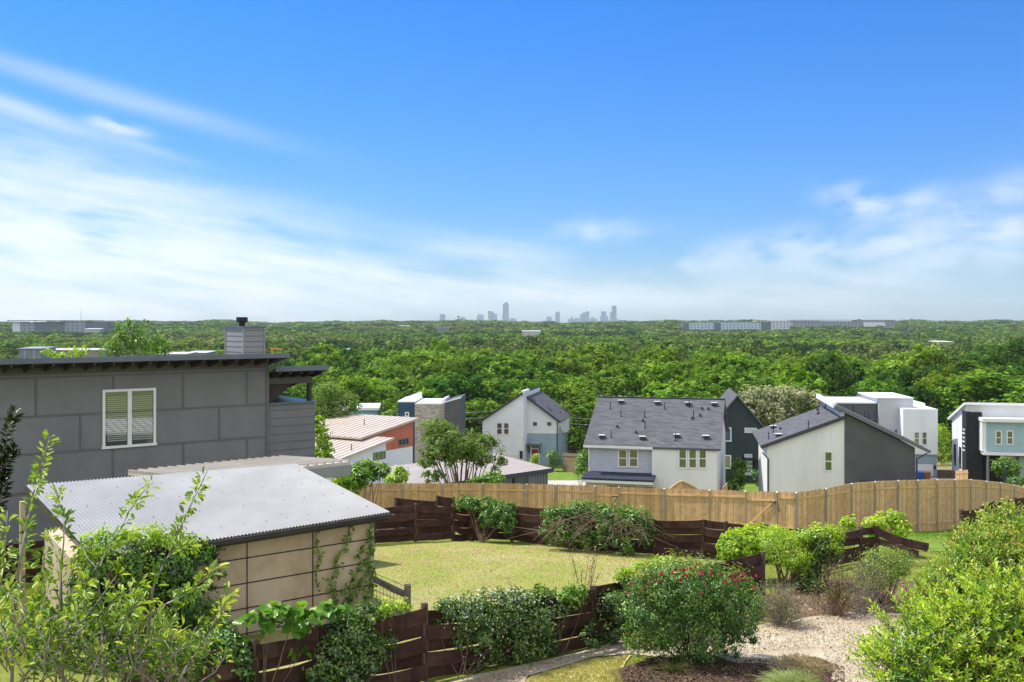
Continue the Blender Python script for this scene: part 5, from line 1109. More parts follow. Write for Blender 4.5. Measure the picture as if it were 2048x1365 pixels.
# sapling weeds in front of the lawn
rng = np.random.default_rng(41); t = thing('sapling', 'thin bare sapling stems with few leaves before the lawn', 'plant', Vector((P(1165, 1200, 19.3).x, 19.3, ground(0, 19.3)))); n = 12
b0 = np.array([tuple(P(1165+rng.uniform(-8, 8), 1240, 19.3)) for _ in range(n)]); b1 = np.array([tuple(P(1160+rng.uniform(-45, 40), rng.uniform(1085, 1150), 19.3+rng.uniform(-.4, .4))) for _ in range(n)])
(V, Q), Pn = stems(b0, b1, .008, .003, 8, .08, rng); np_obj('stems', V, Q, m_twig, t)
lp = Pn[:, 3:].reshape(-1, 3).repeat(2, 0)+rng.normal(0, .03, (n*10, 3)); V, Q = leaf6(lp, rdir(len(lp), rng), rdir(len(lp), rng)+np.array([0, 0, 1]), .05, .025, rng=rng); np_obj('foliage', V, Q, lm('olive'), t, np.repeat(rng.uniform(0, 1, len(lp)), 6))

# ------------------------------------------------------------------ garden shrubs
Yr = 18.0; rb = (P(1378, 1330, Yr).x, Yr, ground(0, Yr))
rose_e = [E(1310, 1215, 70, 75, Yr, .75), E(1400, 1195, 90, 70, Yr+.1, .9), E(1470, 1215, 60, 65, Yr, .7), E(1360, 1170, 80, 45, Yr, .8), E(1380, 1265, 105, 55, Yr, .85), E(1290, 1260, 55, 50, Yr-.1, .5), E(1465, 1265, 50, 45, Yr, .5)]
t = plant('rose_bush', 'big rounded rose bush with red flowers along its top', 'bush', rose_e, 26000, .045, .026, 'rose', base=rb, clumps=700, crad=.2, nst=46, r0=.014, seed=51, shell=.3, top=.15)
V, Q, T = blob_leaves([E(1360, 1140, 80, 20, Yr, .6), E(1290, 1165, 45, 25, Yr, .5), E(1450, 1160, 60, 25, Yr, .5), E(1290, 1290, 40, 22, Yr-.4, .3)], 3000, .045, .026, np.random.default_rng(52), 130, .35, six=True); np_obj('young_leaves', V, Q, lm('roset'), t, T)
rng = np.random.default_rng(53); fm = None; m_rosepetal = leafmat('rose_petal', ['#b02040', '#d03a60', '#e06a88'], .3, .05)
fl = [(1392,1130),(1345,1146),(1404,1148),(1422,1143),(1408,1162),(1362,1160),(1372,1152),(1410,1170),(1466,1158),(1474,1162),(1460,1152),(1484,1150),(1470,1148),(1512,1152),(1508,1175),(1490,1148),(1404,1188),(1322,1148),(1318,1162),(1300,1160),(1350,1140),(1380,1138),(1440,1150),(1452,1165),(1310,1152),(1285,1180),(1262,1168),(1256,1185),(1420,1150),(1495,1160),(1478,1172),(1302,1290),(1398,1143),(1368,1140),(1478,1156),(1462,1160)]
for x, y in fl:
    c, r = min(rose_e, key=lambda e: abs(P(x, y, e[0][1]).x-e[0][0])+abs(P(x, y, e[0][1]).z-e[0][2])*.6)
    dx = (P(x, y, c[1]).x-c[0])/r[0]; dz = (P(x, y, c[1]).z-c[2])/r[2]; yy_ = c[1]-r[1]*math.sqrt(max(.04, 1-min(.96, dx*dx+dz*dz)))-.04
    if fm is None:
        k = 26; V, Q = leaf6(np.zeros((k, 3)), unit(rng.normal(0, 1, (k, 3))+np.array([0, -.6, .5])), rdir(k, rng)+np.array([0, -1, 1]), .045, .04, rng=rng); fm = np_mesh('blossom', V, Q, np.repeat(rng.uniform(0, 1, k), 6)); fm.materials.append(m_rosepetal)
    o = bpy.data.objects.new('blossom', fm); COL.objects.link(o); o.parent = t; o.location = P(x, y, yy_)-wloc(t); s_ = rng.uniform(.4, .95); o.scale = (s_,)*3; o.rotation_euler = (rng.uniform(-.4, .4), rng.uniform(-.4, .4), rng.uniform(0, 6))
G1 = 'shrubs at the right end of the garden'
plant('shrub', 'loose yellow green shrub leaning over the back fence', 'shrub', [E(1480, 1090, 38, 26, 26, .6), E(1515, 1078, 38, 22, 26.2, .6), E(1460, 1105, 22, 16, 25.8, .4), E(1550, 1072, 25, 16, 26.4, .5)], 4200, .095, .05, 'lime', G1 and None, group=G1, clumps=170, crad=.35, nst=16, seed=61)
plant('shrub', 'rounded lime green shrub between the rose bush and the dark vine', 'shrub', [E(1570, 1105, 50, 38, 25, .8), E(1545, 1085, 30, 22, 25, .6), E(1595, 1120, 30, 32, 25, .5)], 7500, .05, .026, 'lime', group=G1, clumps=260, crad=.3, nst=18, seed=62)
plant('shrub', 'dark shrub with a bright crest beside the lime green one', 'shrub', [E(1640, 1105, 38, 42, 25.4, .6), E(1630, 1085, 45, 22, 25.2, .6), E(1615, 1145, 24, 34, 25.2, .4), E(1622, 1180, 16, 30, 24.6, .35)], 5200, .07, .042, 'jas', group=G1, clumps=220, crad=.3, nst=10, seed=63)
plant('shrub', 'bright leafy crest over the dark shrub', 'shrub', [E(1645, 1072, 42, 14, 25, .5), E(1668, 1090, 22, 16, 24.9, .4), E(1605, 1075, 25, 10, 25, .4)], 1700, .075, .045, 'lime', group=G1, clumps=80, crad=.4, nst=5, seed=64)
plant('young_vine', 'lime green runner arching over the broken fence', 'vine', [E(1700, 1050, 18, 10, 30, .3), E(1745, 1052, 30, 12, 30, .4), E(1785, 1042, 26, 14, 30.5, .4), E(1800, 1058, 22, 12, 30.3, .4)], 900, .12, .075, 'lime', clumps=60, crad=.5, nst=8, r0=.01, seed=65)
def twig_shrub(label, px, pyb, Y, rx, ry, n, key, nl, seed, tone=None, lift=.25):
    rng = np.random.default_rng(seed); b = P(px, pyb, Y); g = ground(0, Y); t = thing('twiggy_shrub', label, 'shrub', Vector((b.x, Y, g)), G1); k = Y/F
    b0 = np.column_stack([b.x+rng.normal(0, .07, n), Y+rng.normal(0, .07, n), np.full(n, g-.03)]); d = unit(np.column_stack([rng.normal(0, 1, n), rng.normal(0, .8, n), np.abs(rng.normal(0, .8, n))+.35]))
    tip = b0+d*np.array([rx*k*1.15, rx*k, ry*k*1.9])*rng.uniform(.65, 1.05, (n, 1)); (V1, Q1), P1 = stems(b0, tip, .009, .004, 7, .1, rng)
    m = n*4; i = rng.integers(0, n, m); j = rng.integers(2, 6, m); s0 = P1[i, j]; s1 = s0+unit(d[i]+rng.normal(0, .5, (m, 3)))*rng.uniform(.12, .4, (m, 1)); (V2, Q2), P2 = stems(s0, s1, .005, .002, 5, .15, rng)
    np_obj('stems', np.concatenate([V1, V2]), np.concatenate([Q1, Q2+len(V1)]), tone or m_palebark, t)
    q = P2[rng.integers(0, m, nl), rng.integers(2, 5, nl)]+rng.normal(0, .03, (nl, 3)); q = q[q[:, 2] > g+lift*ry*k]; nl = len(q)
    V, Q = leaf6(q, rdir(nl, rng)+np.array([0, 0, .4]), rdir(nl, rng)+np.array([0, 0, .8]), .042*rng.uniform(.6, 1.3, nl), .022, rng=rng); np_obj('foliage', V, Q, lm(key), t, np.repeat(rng.uniform(.1, 1, nl), 6)); return t
twig_shrub('twiggy half bare shrub standing right of the rose bush', 1562, 1252, 20.9, 58, 52, 85, 'olive', 1500, 71)
twig_shrub('twiggy pinkish brown shrub under the dark vine shrub', 1672, 1232, 21.8, 40, 62, 60, 'olive', 1300, 72, m_twig, .5)
twig_shrub('tall leaning shrub with bare lower stems behind the big bush', 1725, 1236, 22, 45, 72, 46, 'olive', 2600, 73, m_palebark, .8)
plant('shrub', 'soft green shrub tucked behind the big right hand bush', 'shrub', [E(1765, 1135, 42, 30, 23, .7), E(1740, 1160, 30, 34, 22.6, .5), E(1800, 1125, 30, 24, 23, .5)], 5200, .05, .024, 'roset', group=G1, clumps=200, crad=.34, nst=16, seed=74)
def tuft(label, px, pyb, Y, rx, h, n, key, seed, cols):
    rng = np.random.default_rng(seed); b = P(px, pyb, Y); g = ground(0, Y); t = thing('grass_tuft', label, 'ornamental grass', Vector((b.x, Y, g)), 'ornamental grass tufts'); r = rx/F*Y
    b0 = np.column_stack([b.x+rng.normal(0, r*.25, n), Y+rng.normal(0, r*.2, n), np.full(n, g)]); a = rng.uniform(0, 6.28, n); d = np.column_stack([np.cos(a), np.sin(a), rng.uniform(.3, 1.6, n)]); d = unit(d)
    K = 5; tt = np.linspace(0, 1, K)[None, :, None]; L = h*rng.uniform(.6, 1.25, (n, 1, 1)); Pn = b0[:, None]+d[:, None]*L*tt+np.array([0, 0, -1])*(tt**2)*L*.45
    V, Q = tubes_np(Pn, (.0045*(1-.75*tt[..., 0]))*np.ones((n, 1)), 3); np_obj('blades', V, Q, leafmat('tuft_'+key, cols, .3, .05), t, np.repeat(rng.uniform(0, 1, n), K*3))
tuft('dry tan ornamental grass tuft on the dark mulch bed', 1605, 1330, 17.4, 60, .42, 2600, 'tan', 81, ['#8f7c52', '#b8a478', '#cdbd90'])
tuft('green and cream ornamental grass tuft at the bottom edge', 1585, 1368, 16.4, 65, .42, 2600, 'green', 82, ['#7d9440', '#a5b863', '#c8c48c'])
tuft('sparse spiky grass under the left side of the rose bush', 1345, 1330, 17.3, 30, .55, 160, 'sparse', 83, ['#5a6a2c', '#8f8a4a'])

# ------------------------------------------------------------------ big bushes at the right edge
def shoot_bush(name, label, ells, nshoot, nl, L, W, sl, key, seed, inner, innerkey, base, spread=.8, droop=.12, tipkey=None, tipn=0):
    rng = np.random.default_rng(seed); t = thing(name, label, 'bush', Vector(base)); parts, starts, tips = [], [], []; wts = np.array([r[0]*r[2] for c, r in ells]); wts /= wts.sum()
    for (c, r), w in zip(ells, wts):
        k = int(nshoot*w); pos, d = ellipsoid_pts(k, c, np.array(r)*.86, rng, .12, .35); d = unit(d+np.array([0, 0, .55])+rng.normal(0, .3, d.shape))
        V, Q, T, pp = shoots(pos, d, sl*rng.uniform(.6, 1.35, k), nl, L, W, rng, droop, spread); parts.append((V, Q, T)); starts.append(pos-d*.1); tips.append(pp[:, -1])
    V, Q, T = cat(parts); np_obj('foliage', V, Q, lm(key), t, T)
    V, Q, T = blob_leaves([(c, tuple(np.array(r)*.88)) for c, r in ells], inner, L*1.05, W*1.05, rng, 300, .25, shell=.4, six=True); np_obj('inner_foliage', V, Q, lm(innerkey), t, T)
    s0, s1 = np.concatenate(starts), np.concatenate(tips); (V, Q), _ = stems(s0, s1, .004, .002, 4, .05, rng)
    nb = 40; b0 = np.array(base)+rng.normal(0, .12, (nb, 3))*np.array([1, 1, 0]); (V2, Q2), _ = stems(b0, s0[rng.integers(0, len(s0), nb)], .016, .005, 7, .1, rng); np_obj('stems', np.concatenate([V, V2]), np.concatenate([Q, Q2+len(V)]), m_twig, t)
    if tipkey:
        i = rng.integers(0, len(s1), tipn); m = tipn*4; q = s1[i].repeat(4, 0)+rng.normal(0, .03, (m, 3)); V, Q = leaf6(q, rdir(m, rng)+np.array([0, 0, .8]), rdir(m, rng)+np.array([0, 0, .5]), L*.8, W*.8, rng=rng); np_obj('new_leaves', V, Q, lm(tipkey), t, np.repeat(np.clip(rng.normal(.75, .25, m), 0, 1), 6))
    return t
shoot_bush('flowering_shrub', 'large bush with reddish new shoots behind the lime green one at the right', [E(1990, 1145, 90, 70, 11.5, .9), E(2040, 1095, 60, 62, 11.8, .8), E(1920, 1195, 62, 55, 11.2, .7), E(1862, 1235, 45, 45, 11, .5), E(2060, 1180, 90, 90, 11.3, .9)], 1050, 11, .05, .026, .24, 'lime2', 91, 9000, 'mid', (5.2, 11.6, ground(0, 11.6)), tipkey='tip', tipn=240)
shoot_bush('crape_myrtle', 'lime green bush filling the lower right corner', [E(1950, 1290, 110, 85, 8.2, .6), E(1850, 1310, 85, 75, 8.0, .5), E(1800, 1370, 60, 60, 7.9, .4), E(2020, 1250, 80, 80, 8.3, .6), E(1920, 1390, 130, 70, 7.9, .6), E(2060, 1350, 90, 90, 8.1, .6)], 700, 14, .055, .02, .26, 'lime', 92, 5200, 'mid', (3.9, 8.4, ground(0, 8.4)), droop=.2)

# ------------------------------------------------------------------ near sapling at the left edge, with long upright shoots
rng = np.random.default_rng(101); Yn = 4.7; h = thing('fruit_tree', 'young fruit tree in the left foreground with long leafy upright shoots', 'tree', Vector((-1.75, Yn+.1, ground(0, Yn))))
def Z7p(x, y, Y): return P(x*.37, 860+y*.37, Y)
ST = [([(60,1500),(70,1150),(85,900),(105,720),(150,490),(185,330),(225,180),(270,40)], 5.0, 130, .022), ([(-60,1300),(-10,1050),(10,800),(30,600),(40,440)], 4.7, 70, .016), ([(300,1400),(320,1000),(330,760),(270,560)], 4.6, 46, .014), ([(330,760),(345,600),(345,440),(300,330)], 4.6, 40, .01),
      ([(560,1500),(555,1200),(545,950),(520,745),(590,640),(650,540),(700,440),(760,350),(825,285)], 4.6, 74, .016), ([(760,1500),(800,1120),(825,860),(880,740),(930,640),(980,520),(1030,410),(1080,310),(1120,225)], 4.5, 90, .018), ([(700,1300),(790,1010),(900,940),(1010,890),(1100,810),(1160,745)], 4.35, 70, .013), ([(900,1500),(1000,1290),(1080,1170),(1150,1060),(1200,960),(1245,870)], 4.3, 66, .013),
      ([(20,1110),(120,1050),(240,920),(280,800)], 4.5, 36, .01), ([(60,1200),(160,1070),(270,1020),(380,960)], 4.4, 36, .01), ([(520,745),(470,690),(440,620)], 4.55, 16, .008), ([(330,1200),(430,1080),(540,1000),(640,900),(760,830)], 4.3, 60, .012), ([(480,1400),(580,1250),(640,1100),(700,980),(820,900)], 4.25, 60, .012), ([(-20,1000),(20,900),(60,860)], 4.4, 20, .008), ([(900,700),(960,640),(1040,630)], 4.5, 24, .008), ([(100,1400),(200,1220),(340,1100),(420,940),(470,820)], 4.2, 60, .012), ([(250,620),(230,700),(240,830)], 4.6, 30, .008)]
parts, sm = [], MB()
def leaf_run(pts, n, L, t0, rng):
    pts = np.array([tuple(q) for q in pts]); seg = np.linalg.norm(np.diff(pts, axis=0), axis=1); cs = np.concatenate([[0], np.cumsum(seg)])/seg.sum(); t = np.sort(t0+(1-t0)*rng.uniform(0, 1, n)**.8)
    pos = np.column_stack([np.interp(t, cs, pts[:, k]) for k in range(3)]); d = unit(np.column_stack([np.interp(np.clip(t+.04, 0, 1.05), np.append(cs, 1.05), np.append(pts[:, k], pts[-1, k]+(pts[-1, k]-pts[-2, k])*.3)) for k in range(3)])-pos)
    ld = unit(d*(.35+.5*t[:, None])+unit(np.cross(d, rdir(n, rng)))*.85+np.array([0, 0, -.05])); s_ = rng.uniform(.6, 1.2, n)
    V, Q = leaf6(pos+ld*.02, ld, unit(np.array([0, -.1, .8])+d*.3+rng.normal(0, .35, (n, 3))), L*s_, L*.38*s_, .3, rng); T = np.clip(.2+.6*t**2+rng.normal(0, .15, n), 0, 1); return V, Q, np.repeat(T, 6)
for pts, Y, n, r in ST:
    w = [Z7p(x, y, Y+.25*math.sin(i*1.3+x*.01)) for i, (x, y) in enumerate(pts)]; sm.tube(w, [r*(1-.75*i/(len(w)-1))*.42 for i in range(len(w))], 6); parts.append(leaf_run(w, int(n*1.5), .044, .3, rng))
ns = 165; reg = [(rng.uniform(0, 1) if False else rng.uniform(260, 1050), rng.uniform(1080, 1420)) if k > 30 else (rng.uniform(0, 280), rng.uniform(1180, 1420)) for k in range(ns)]
for x, y in reg:
    if y < 1080+max(0, x-620)*.5: y += 200
    Y = rng.uniform(4.1, 5.2); a = Z7p(x, y, Y); d = Vector((rng.normal(0.1, .45), rng.normal(0, .35), rng.uniform(.4, 1))).normalized(); L = rng.uniform(.12, .34); w = [a, a+d*L*.5+Vector((rng.normal(0, .02), 0, 0)), a+d*L]
    sm.tube(w, [.004, .003, .002], 4); parts.append(leaf_run(w, int(rng.integers(12, 24)), .042, .05, rng))
V, Q, T = cat(parts); np_obj('foliage', V, Q, lm('pear'), h, T); sm.build('branches', m_palebark, h, smooth=True)
g = ground(0, Yn); MB().tube([(-1.75, Yn+.1, g-.2), (-1.7, Yn+.05, g+.8), (-1.68, Yn, -2.6), Z7p(400, 1500, 4.6)], [.07, .055, .045, .03], 10).build('trunk', m_bark, h, smooth=True)
m = MB()
for pts, Y, n, r in ST[:8]: m.tube([Vector((-1.68, Yn, -2.62)), Z7p(pts[0][0]*.8+80, 1560, 4.65), Z7p(*pts[0], Y+.25*math.sin(pts[0][0]*.01))], [r*.9, r*.7, r*.42], 6)
m.build('limbs', m_bark, h)
# dark leafed sprays at the very edge
rng = np.random.default_rng(111); h = thing('yew', 'dark leafed conifer sprays at the left picture edge', 'tree', Vector((-6.4, 11.5, ground(0, 11.5)))); parts, sm = [], MB()
for pts in ([(-20,1180),(10,1000),(20,900),(50,760),(75,690),(100,640)], [(-30,1100),(0,1000),(40,940),(90,860)], [(-40,1300),(0,1180),(25,1100),(32,1020)]):
    w = [P(x*.342, 600+y*.342, 11.5) for x, y in pts]; sm.tube(w, [.02, .016, .012, .01, .006, .004][:len(w)], 5); parts.append(leaf_run(w, 110, .10, .15, rng))
V, Q, T = cat(parts); np_obj('foliage', V, Q, lm('dark'), h, T); sm.tube([(-6.4, 11.5, ground(0, 11.5)), (-6.3, 11.5, -4), tuple(P(-12, 1110, 11.5))], [.09, .06, .02], 8); sm.build('stems', m_bark, h)
# ------------------------------------------------------------------ trees around the houses
def PE(*a): return E(*a)
plant('chinaberry_tree', 'spreading multi stemmed tree growing between the carport roof and the cedar fence', 'tree', [E(872, 862, 42, 26, 62, 1.2), E(920, 885, 60, 30, 62, 1.5), E(965, 895, 40, 22, 61.5, 1.1), E(885, 900, 48, 28, 61.5, 1.2), E(855, 930, 25, 26, 61.5, .8), E(985, 925, 28, 18, 61.5, .8), E(920, 915, 50, 26, 62, 1.2), E(868, 955, 22, 16, 61.5, .7)], 8500, .19, .075, 'china', base=(P(925, 1000, 62).x, 62, ground(0, 62)), clumps=230, crad=.26, nst=44, r0=.06, seed=201, shell=.4, bark=m_twig)
plant('small_tree', 'brownish seed topped tree beside the porch of the grey house', 'tree', [E(655, 790, 32, 22, 100, 1.8), E(690, 812, 32, 22, 100, 1.8), E(640, 825, 25, 25, 99, 1.5), E(668, 840, 30, 18, 99, 1.5)], 5200, .26, .13, 'china', base=(P(660, 860, 100).x, 100, ground(0, 100)), clumps=220, crad=.3, nst=26, r0=.12, seed=202, bark=m_twig, trunk=.2)
for i, (lab, ee, nn, key) in enumerate((('narrow green sprays growing up the end of the grey house porch', [E(640, 870, 16, 22, 45, .5), E(645, 905, 18, 22, 45, .5), E(655, 930, 18, 16, 45, .5), E(636, 845, 9, 12, 45, .4)], 900, 'lime'),
    ('leafy bush in front of the white strip windowed wall', [E(738, 938, 26, 14, 54, .8), E(718, 955, 34, 20, 53.5, .9), E(760, 945, 20, 12, 54, .7)], 1700, 'mid'), ('bright green bush behind the left end of the cedar fence', [E(700, 962, 26, 22, 54.5, .8), E(680, 955, 20, 18, 54, .6)], 1400, 'lime'),
    ('small leafy shrub on the fence left of the spreading tree', [E(802, 950, 16, 14, 58.5, .5), E(785, 962, 16, 10, 58.5, .5)], 500, 'lime'), ('low leafy shrub under the right side of the spreading tree', [E(985, 958, 26, 10, 59, .6), E(955, 965, 20, 8, 59, .5)], 700, 'mid'),
    ('round green bush at the corner of the wide house', [E(1164, 928, 13, 20, 92, .9), E(1172, 915, 10, 13, 92, .7), E(1158, 940, 9, 12, 92, .7)], 900, 'mid'), ('small tree beside the red front door', [E(1106, 915, 16, 11, 116, .9), E(1110, 925, 12, 8, 116, .8)], 600, 'rose'), ('yellow green potted shrub by the red door step', [E(1071, 918, 6, 9, 117, .6), E(1066, 926, 6, 6, 117, .5)], 350, 'lime'),
    ('light green tree between the two cream walls', [E(1478, 945, 14, 22, 84, .9), E(1470, 962, 20, 16, 83, 1.0), E(1484, 932, 10, 12, 84, .7), E(1459, 972, 12, 10, 82, .8)], 1500, 'mid'), ('low round bush by the panelled glass door', [E(1513, 952, 9, 9, 100, .6)], 320, 'deep'),
    ('clipped round tree before the modern house entrance', [E(2013, 936, 24, 17, 98, 1.1)], 1500, 'mid'), ('reddish low flower shrub under the clipped round tree', [E(2030, 963, 20, 6, 96, .6), E(2048, 962, 16, 6, 96, .6)], 400, 'rose'), ('bright lime tree beyond the white box house', [E(1884, 872, 12, 24, 124, 1.4), E(1890, 905, 12, 22, 124, 1.4)], 1300, 'lime'))):
    t = plant('small_tree' if 'tree' in lab else 'shrub', lab, 'tree' if 'tree' in lab else 'shrub', ee, nn, .16+.0012*ee[0][0][1], .1, key, clumps=90, crad=.36, nst=8, r0=.03, seed=210+i, six=True, stems_to=.6)
plant('flowering_tree', 'broad cream blossoming tree behind the dark green gabled house', 'tree', [E(1525, 800, 42, 28, 130, 2.6), E(1580, 800, 45, 26, 130, 2.8), E(1630, 808, 34, 22, 130, 2.2), E(1550, 830, 55, 24, 129, 2.6), E(1500, 820, 25, 24, 129, 1.8), E(1690, 822, 20, 16, 131, 1.5), E(1660, 820, 30, 20, 131, 1.8), E(1490, 800, 22, 16, 130, 1.6)], 9500, .36, .22, 'flowtree', base=(P(1565, 900, 130).x, 130, ground(0, 130)), clumps=520, crad=.24, nst=30, r0=.16, seed=230, trunk=.3)
plant('young_tree', 'feathery yellow green treetop rising behind the grey house roof', 'tree', [E(240, 680, 26, 22, 48, .6), E(265, 665, 22, 22, 48, .5), E(235, 655, 6, 14, 48, .2), E(262, 646, 5, 10, 48, .2), E(292, 650, 5, 10, 48, .2), E(310, 685, 26, 16, 48, .5), E(285, 690, 36, 18, 48, .6), E(225, 700, 30, 14, 48, .6), E(330, 700, 18, 10, 48, .4)], 1500, .15, .075, 'mid', base=(P(265, 900, 48).x, 48, ground(0, 48)), clumps=120, crad=.42, nst=20, r0=.04, seed=231, trunk=.09)
plant('young_tree', 'low yellow green sprig tops behind the left part of the grey roof', 'tree', [E(95, 708, 12, 9, 47, .3), E(150, 706, 22, 8, 47, .4), E(170, 700, 6, 10, 47, .2), E(115, 712, 20, 6, 47, .4)], 330, .15, .075, 'lime', base=(P(130, 900, 47).x, 47, ground(0, 47)), clumps=50, crad=.45, nst=9, r0=.03, seed=232, trunk=.07)

# ------------------------------------------------------------------ the wood
def crown_template(seed, n, s, sparse=0.0, tall=1.0):
    """a unit tree crown: about 1 across and «tall» high, centred on x=y=0, its foot at z=0"""
    rng = np.random.default_rng(seed); k = int(rng.integers(11, 18)); ells = []
    for i in range(k):
        a = rng.uniform(0, 6.28); q = rng.uniform(.08, .38); z = tall*(rng.uniform(.36, .84)-.35*max(0, q-.22)); r = rng.uniform(.11, .2)
        ells.append(((q*math.cos(a), q*math.sin(a), z), (r, r, r*rng.uniform(.75, 1.05))))
    ells += [((0, 0, .55*tall), (.3, .3, .3*tall)), ((0, 0, .82*tall), (.18, .18, .15*tall)), ((0, 0, .3*tall), (.36, .36, .22*tall))]
    return blob_leaves(ells, n, s, s*.8, rng, int(230*(1-sparse*.4)), .30, .4, .25+sparse*.3, .3, cdw=1.1, offw=.6)
def dome_template(seed, n, s):
    rng = np.random.default_rng(seed); ells = [((0, 0, .55), (.40, .40, .36)), ((0, 0, .3), (.44, .44, .22))]
    for i in range(int(rng.integers(4, 7))):
        a = rng.uniform(0, 6.28); q = rng.uniform(.12, .3); r = rng.uniform(.16, .24); ells.append(((q*math.cos(a), q*math.sin(a), rng.uniform(.55, .8)-.3*q), (r, r, r*.9)))
    return blob_leaves(ells, n, s, s*.8, rng, 130, .26, .25, .16, .3, cdw=1.5, offw=.45)
def near_tree_meshes(seed, n, s, mat, sparse=0):
    V, Q, T = crown_template(seed, n, s, sparse); me = np_mesh('crown', V, Q, T); me.materials.append(mat)
    rng = np.random.default_rng(seed+500); m = MB(); m.tube([(0, 0, -.04), (.01, 0, .2), (0, .01, .5)], [.026, .02, .01], 7)
    for i in range(9):
        a = i*2.4; m.tube([(0, 0, .2+.03*i), (.12*math.cos(a), .12*math.sin(a), .36+.03*i), (.3*math.cos(a), .3*math.sin(a), .5+.035*i)], [.012, .008, .003], 5)
    tm = bpy.data.meshes.new('trunk'); tm.from_pydata(m.v, [], m.f); tm.materials.append(m_bark); return me, tm
wood_mat = leafmat('wood_leaf', ['#405426', '#6e8648', '#a8ba74'], .40, .0, objcol=True)
KIND = [('leafy_tree', 'mid green leafy tree', (.76, .93, .39), 0, 4), ('leafy_tree', 'yellow green tree', (1.02, 1.14, .32), 0, 2), ('leafy_tree', 'dark green tree', (.30, .50, .27), 0, 2), ('leafy_tree', 'pale olive tree', (.92, .98, .56), .55, 2), ('bare_tree', 'grey half bare tree', (1.05, .92, .82), .8, 1)]
TPL = [[near_tree_meshes(300+10*k+i, 7500 if kd[3] < .5 else (4200 if kd[3] < .7 else 2600), .034 if kd[3] < .5 else .026, wood_mat, kd[3]) for i in range(kd[4])] for k, kd in enumerate(KIND)]
rng = np.random.default_rng(2024)
def fnoise(x, y, s, o=0): return (np.sin(x/s*1.3+o+np.sin(y/s*.9+o)*1.4)+np.sin(y/s*1.1-o*2+np.sin(x/s*.7)*1.7)+np.sin((x+y)/s*.6+o*3))/3
def jitter_grid(y0, y1, sp, half=.60):
    xs = np.arange(-half*y1, half*y1, sp); ys_ = np.arange(y0, y1, sp*.9); X, Y = np.meshgrid(xs, ys_); X = X+rng.uniform(-.42, .42, X.shape)*sp+(np.arange(len(ys_)) % 2)[:, None]*sp/2; Y = Y+rng.uniform(-.42, .42, X.shape)*sp
    X, Y = X.ravel(), Y.ravel(); k = np.abs(X) < half*Y; return X[k], Y[k]
def pick_kind(X, Y):
    u_ = rng.uniform(0, 1, len(X)); b_ = fnoise(X, Y, 45, 1.0)+rng.normal(0, .25, len(X)); kind = np.zeros(len(X), int)
    kind[b_ > .38] = 1; kind[b_ < -.36] = 2; kind[(fnoise(X, Y, 90, 4.0)+rng.normal(0, .12, len(X)) > .42) & (Y > 190)] = 3; kind[(fnoise(X, Y, 120, 2.2)+rng.normal(0, .12, len(X)) > .5) & (Y > 250)] = 4; kind[(Y > 900) & (kind == 1) & (u_ > .3)] = 0; kind[(Y > 900) & (u_ > .8)] = 2
    px = CX+F*X/Y; kind[(px > 1620) & (Y < 300) & (u_ < .4)] = 2; kind[(np.abs(px-1800) < 130) & (np.abs(Y-430) < 130) & (u_ < .65)] = 4; kind[(px > 1250) & (px < 1650) & (Y > 170) & (Y < 300) & (u_ < .22)] = 1
    return kind
X, Y = jitter_grid(137, 320, 8.6)
r = np.exp(rng.normal(0, .24, len(X)))*10.6; hgt = 10.6+2.2*fnoise(X, Y, 26, .5)+rng.normal(0, 1.3, len(X))+(r-10)*.25; r = r*np.where(Y < 215, 1.14, 1.0); hgt = hgt*np.where(Y < 150, 1.0, 1.12)
px = CX+F*X/Y; keep = (px > -60) & (px < 2110) & ~((px < 560) & (Y < 300) & (rng.uniform(0, 1, len(X)) < 0)); 
hgt = np.where(px < 600, np.minimum(hgt, 8.8), hgt)
X, Y, r, hgt, px = [a[keep] for a in (X, Y, r, hgt, px)]
# keep off the cream blossoming tree and the low teal building
keep = ~((np.abs(px-1570) < 75) & (Y < 142)) & ~((px > 680) & (px < 765) & (Y < 128)); X, Y, r, hgt, px = [a[keep] for a in (X, Y, r, hgt, px)]
score = r/Y; vis = np.where((px < 560) & (-(-0)+1 > 0) & (F*(-(gy(Y)+hgt))/Y+HZ > 712), 0, score); order = np.argsort(-vis); IND = order[:286]; REST = order[286:]
kind = pick_kind(X, Y)
ZONES = [(640, 'beyond the grey house porch'), (830, 'behind the terracotta house'), (960, 'behind the stone house'), (1160, 'behind the white gabled house'), (1480, 'behind the wide grey roof'), (1690, 'behind the blossoming tree'), (1880, 'behind the white box house'), (3000, 'behind the modern house at the right')]
for n_, i in enumerate(IND):
    kd = KIND[kind[i]]; tp = TPL[kind[i]][int(rng.integers(len(TPL[kind[i]])))]; g = float(gy(Y[i]))
    zone = next(z for x_, z in ZONES if px[i] < x_); row = 'front rows of the wood' if Y[i] < 165 else ('middle rows of the wood' if Y[i] < 205 else 'deep rows of the wood')
    t = thing(kd[0], f'{kd[1]} {zone}, {row}', 'tree', Vector((X[i], Y[i], g)), f'{kd[1]}s {zone}, {row}'); t.rotation_euler = (0, 0, rng.uniform(0, 6.28)); t.scale = (r[i]*1.12, r[i]*1.12, hgt[i])
    v = np.array(kd[2])*np.exp(rng.normal(0, .11))*np.exp(rng.normal(0, .05, 3))
    for nm, me in zip(('crown', 'trunk'), tp):
        o = bpy.data.objects.new(nm, me); COL.objects.link(o); o.parent = t; o.color = (*v, 1)
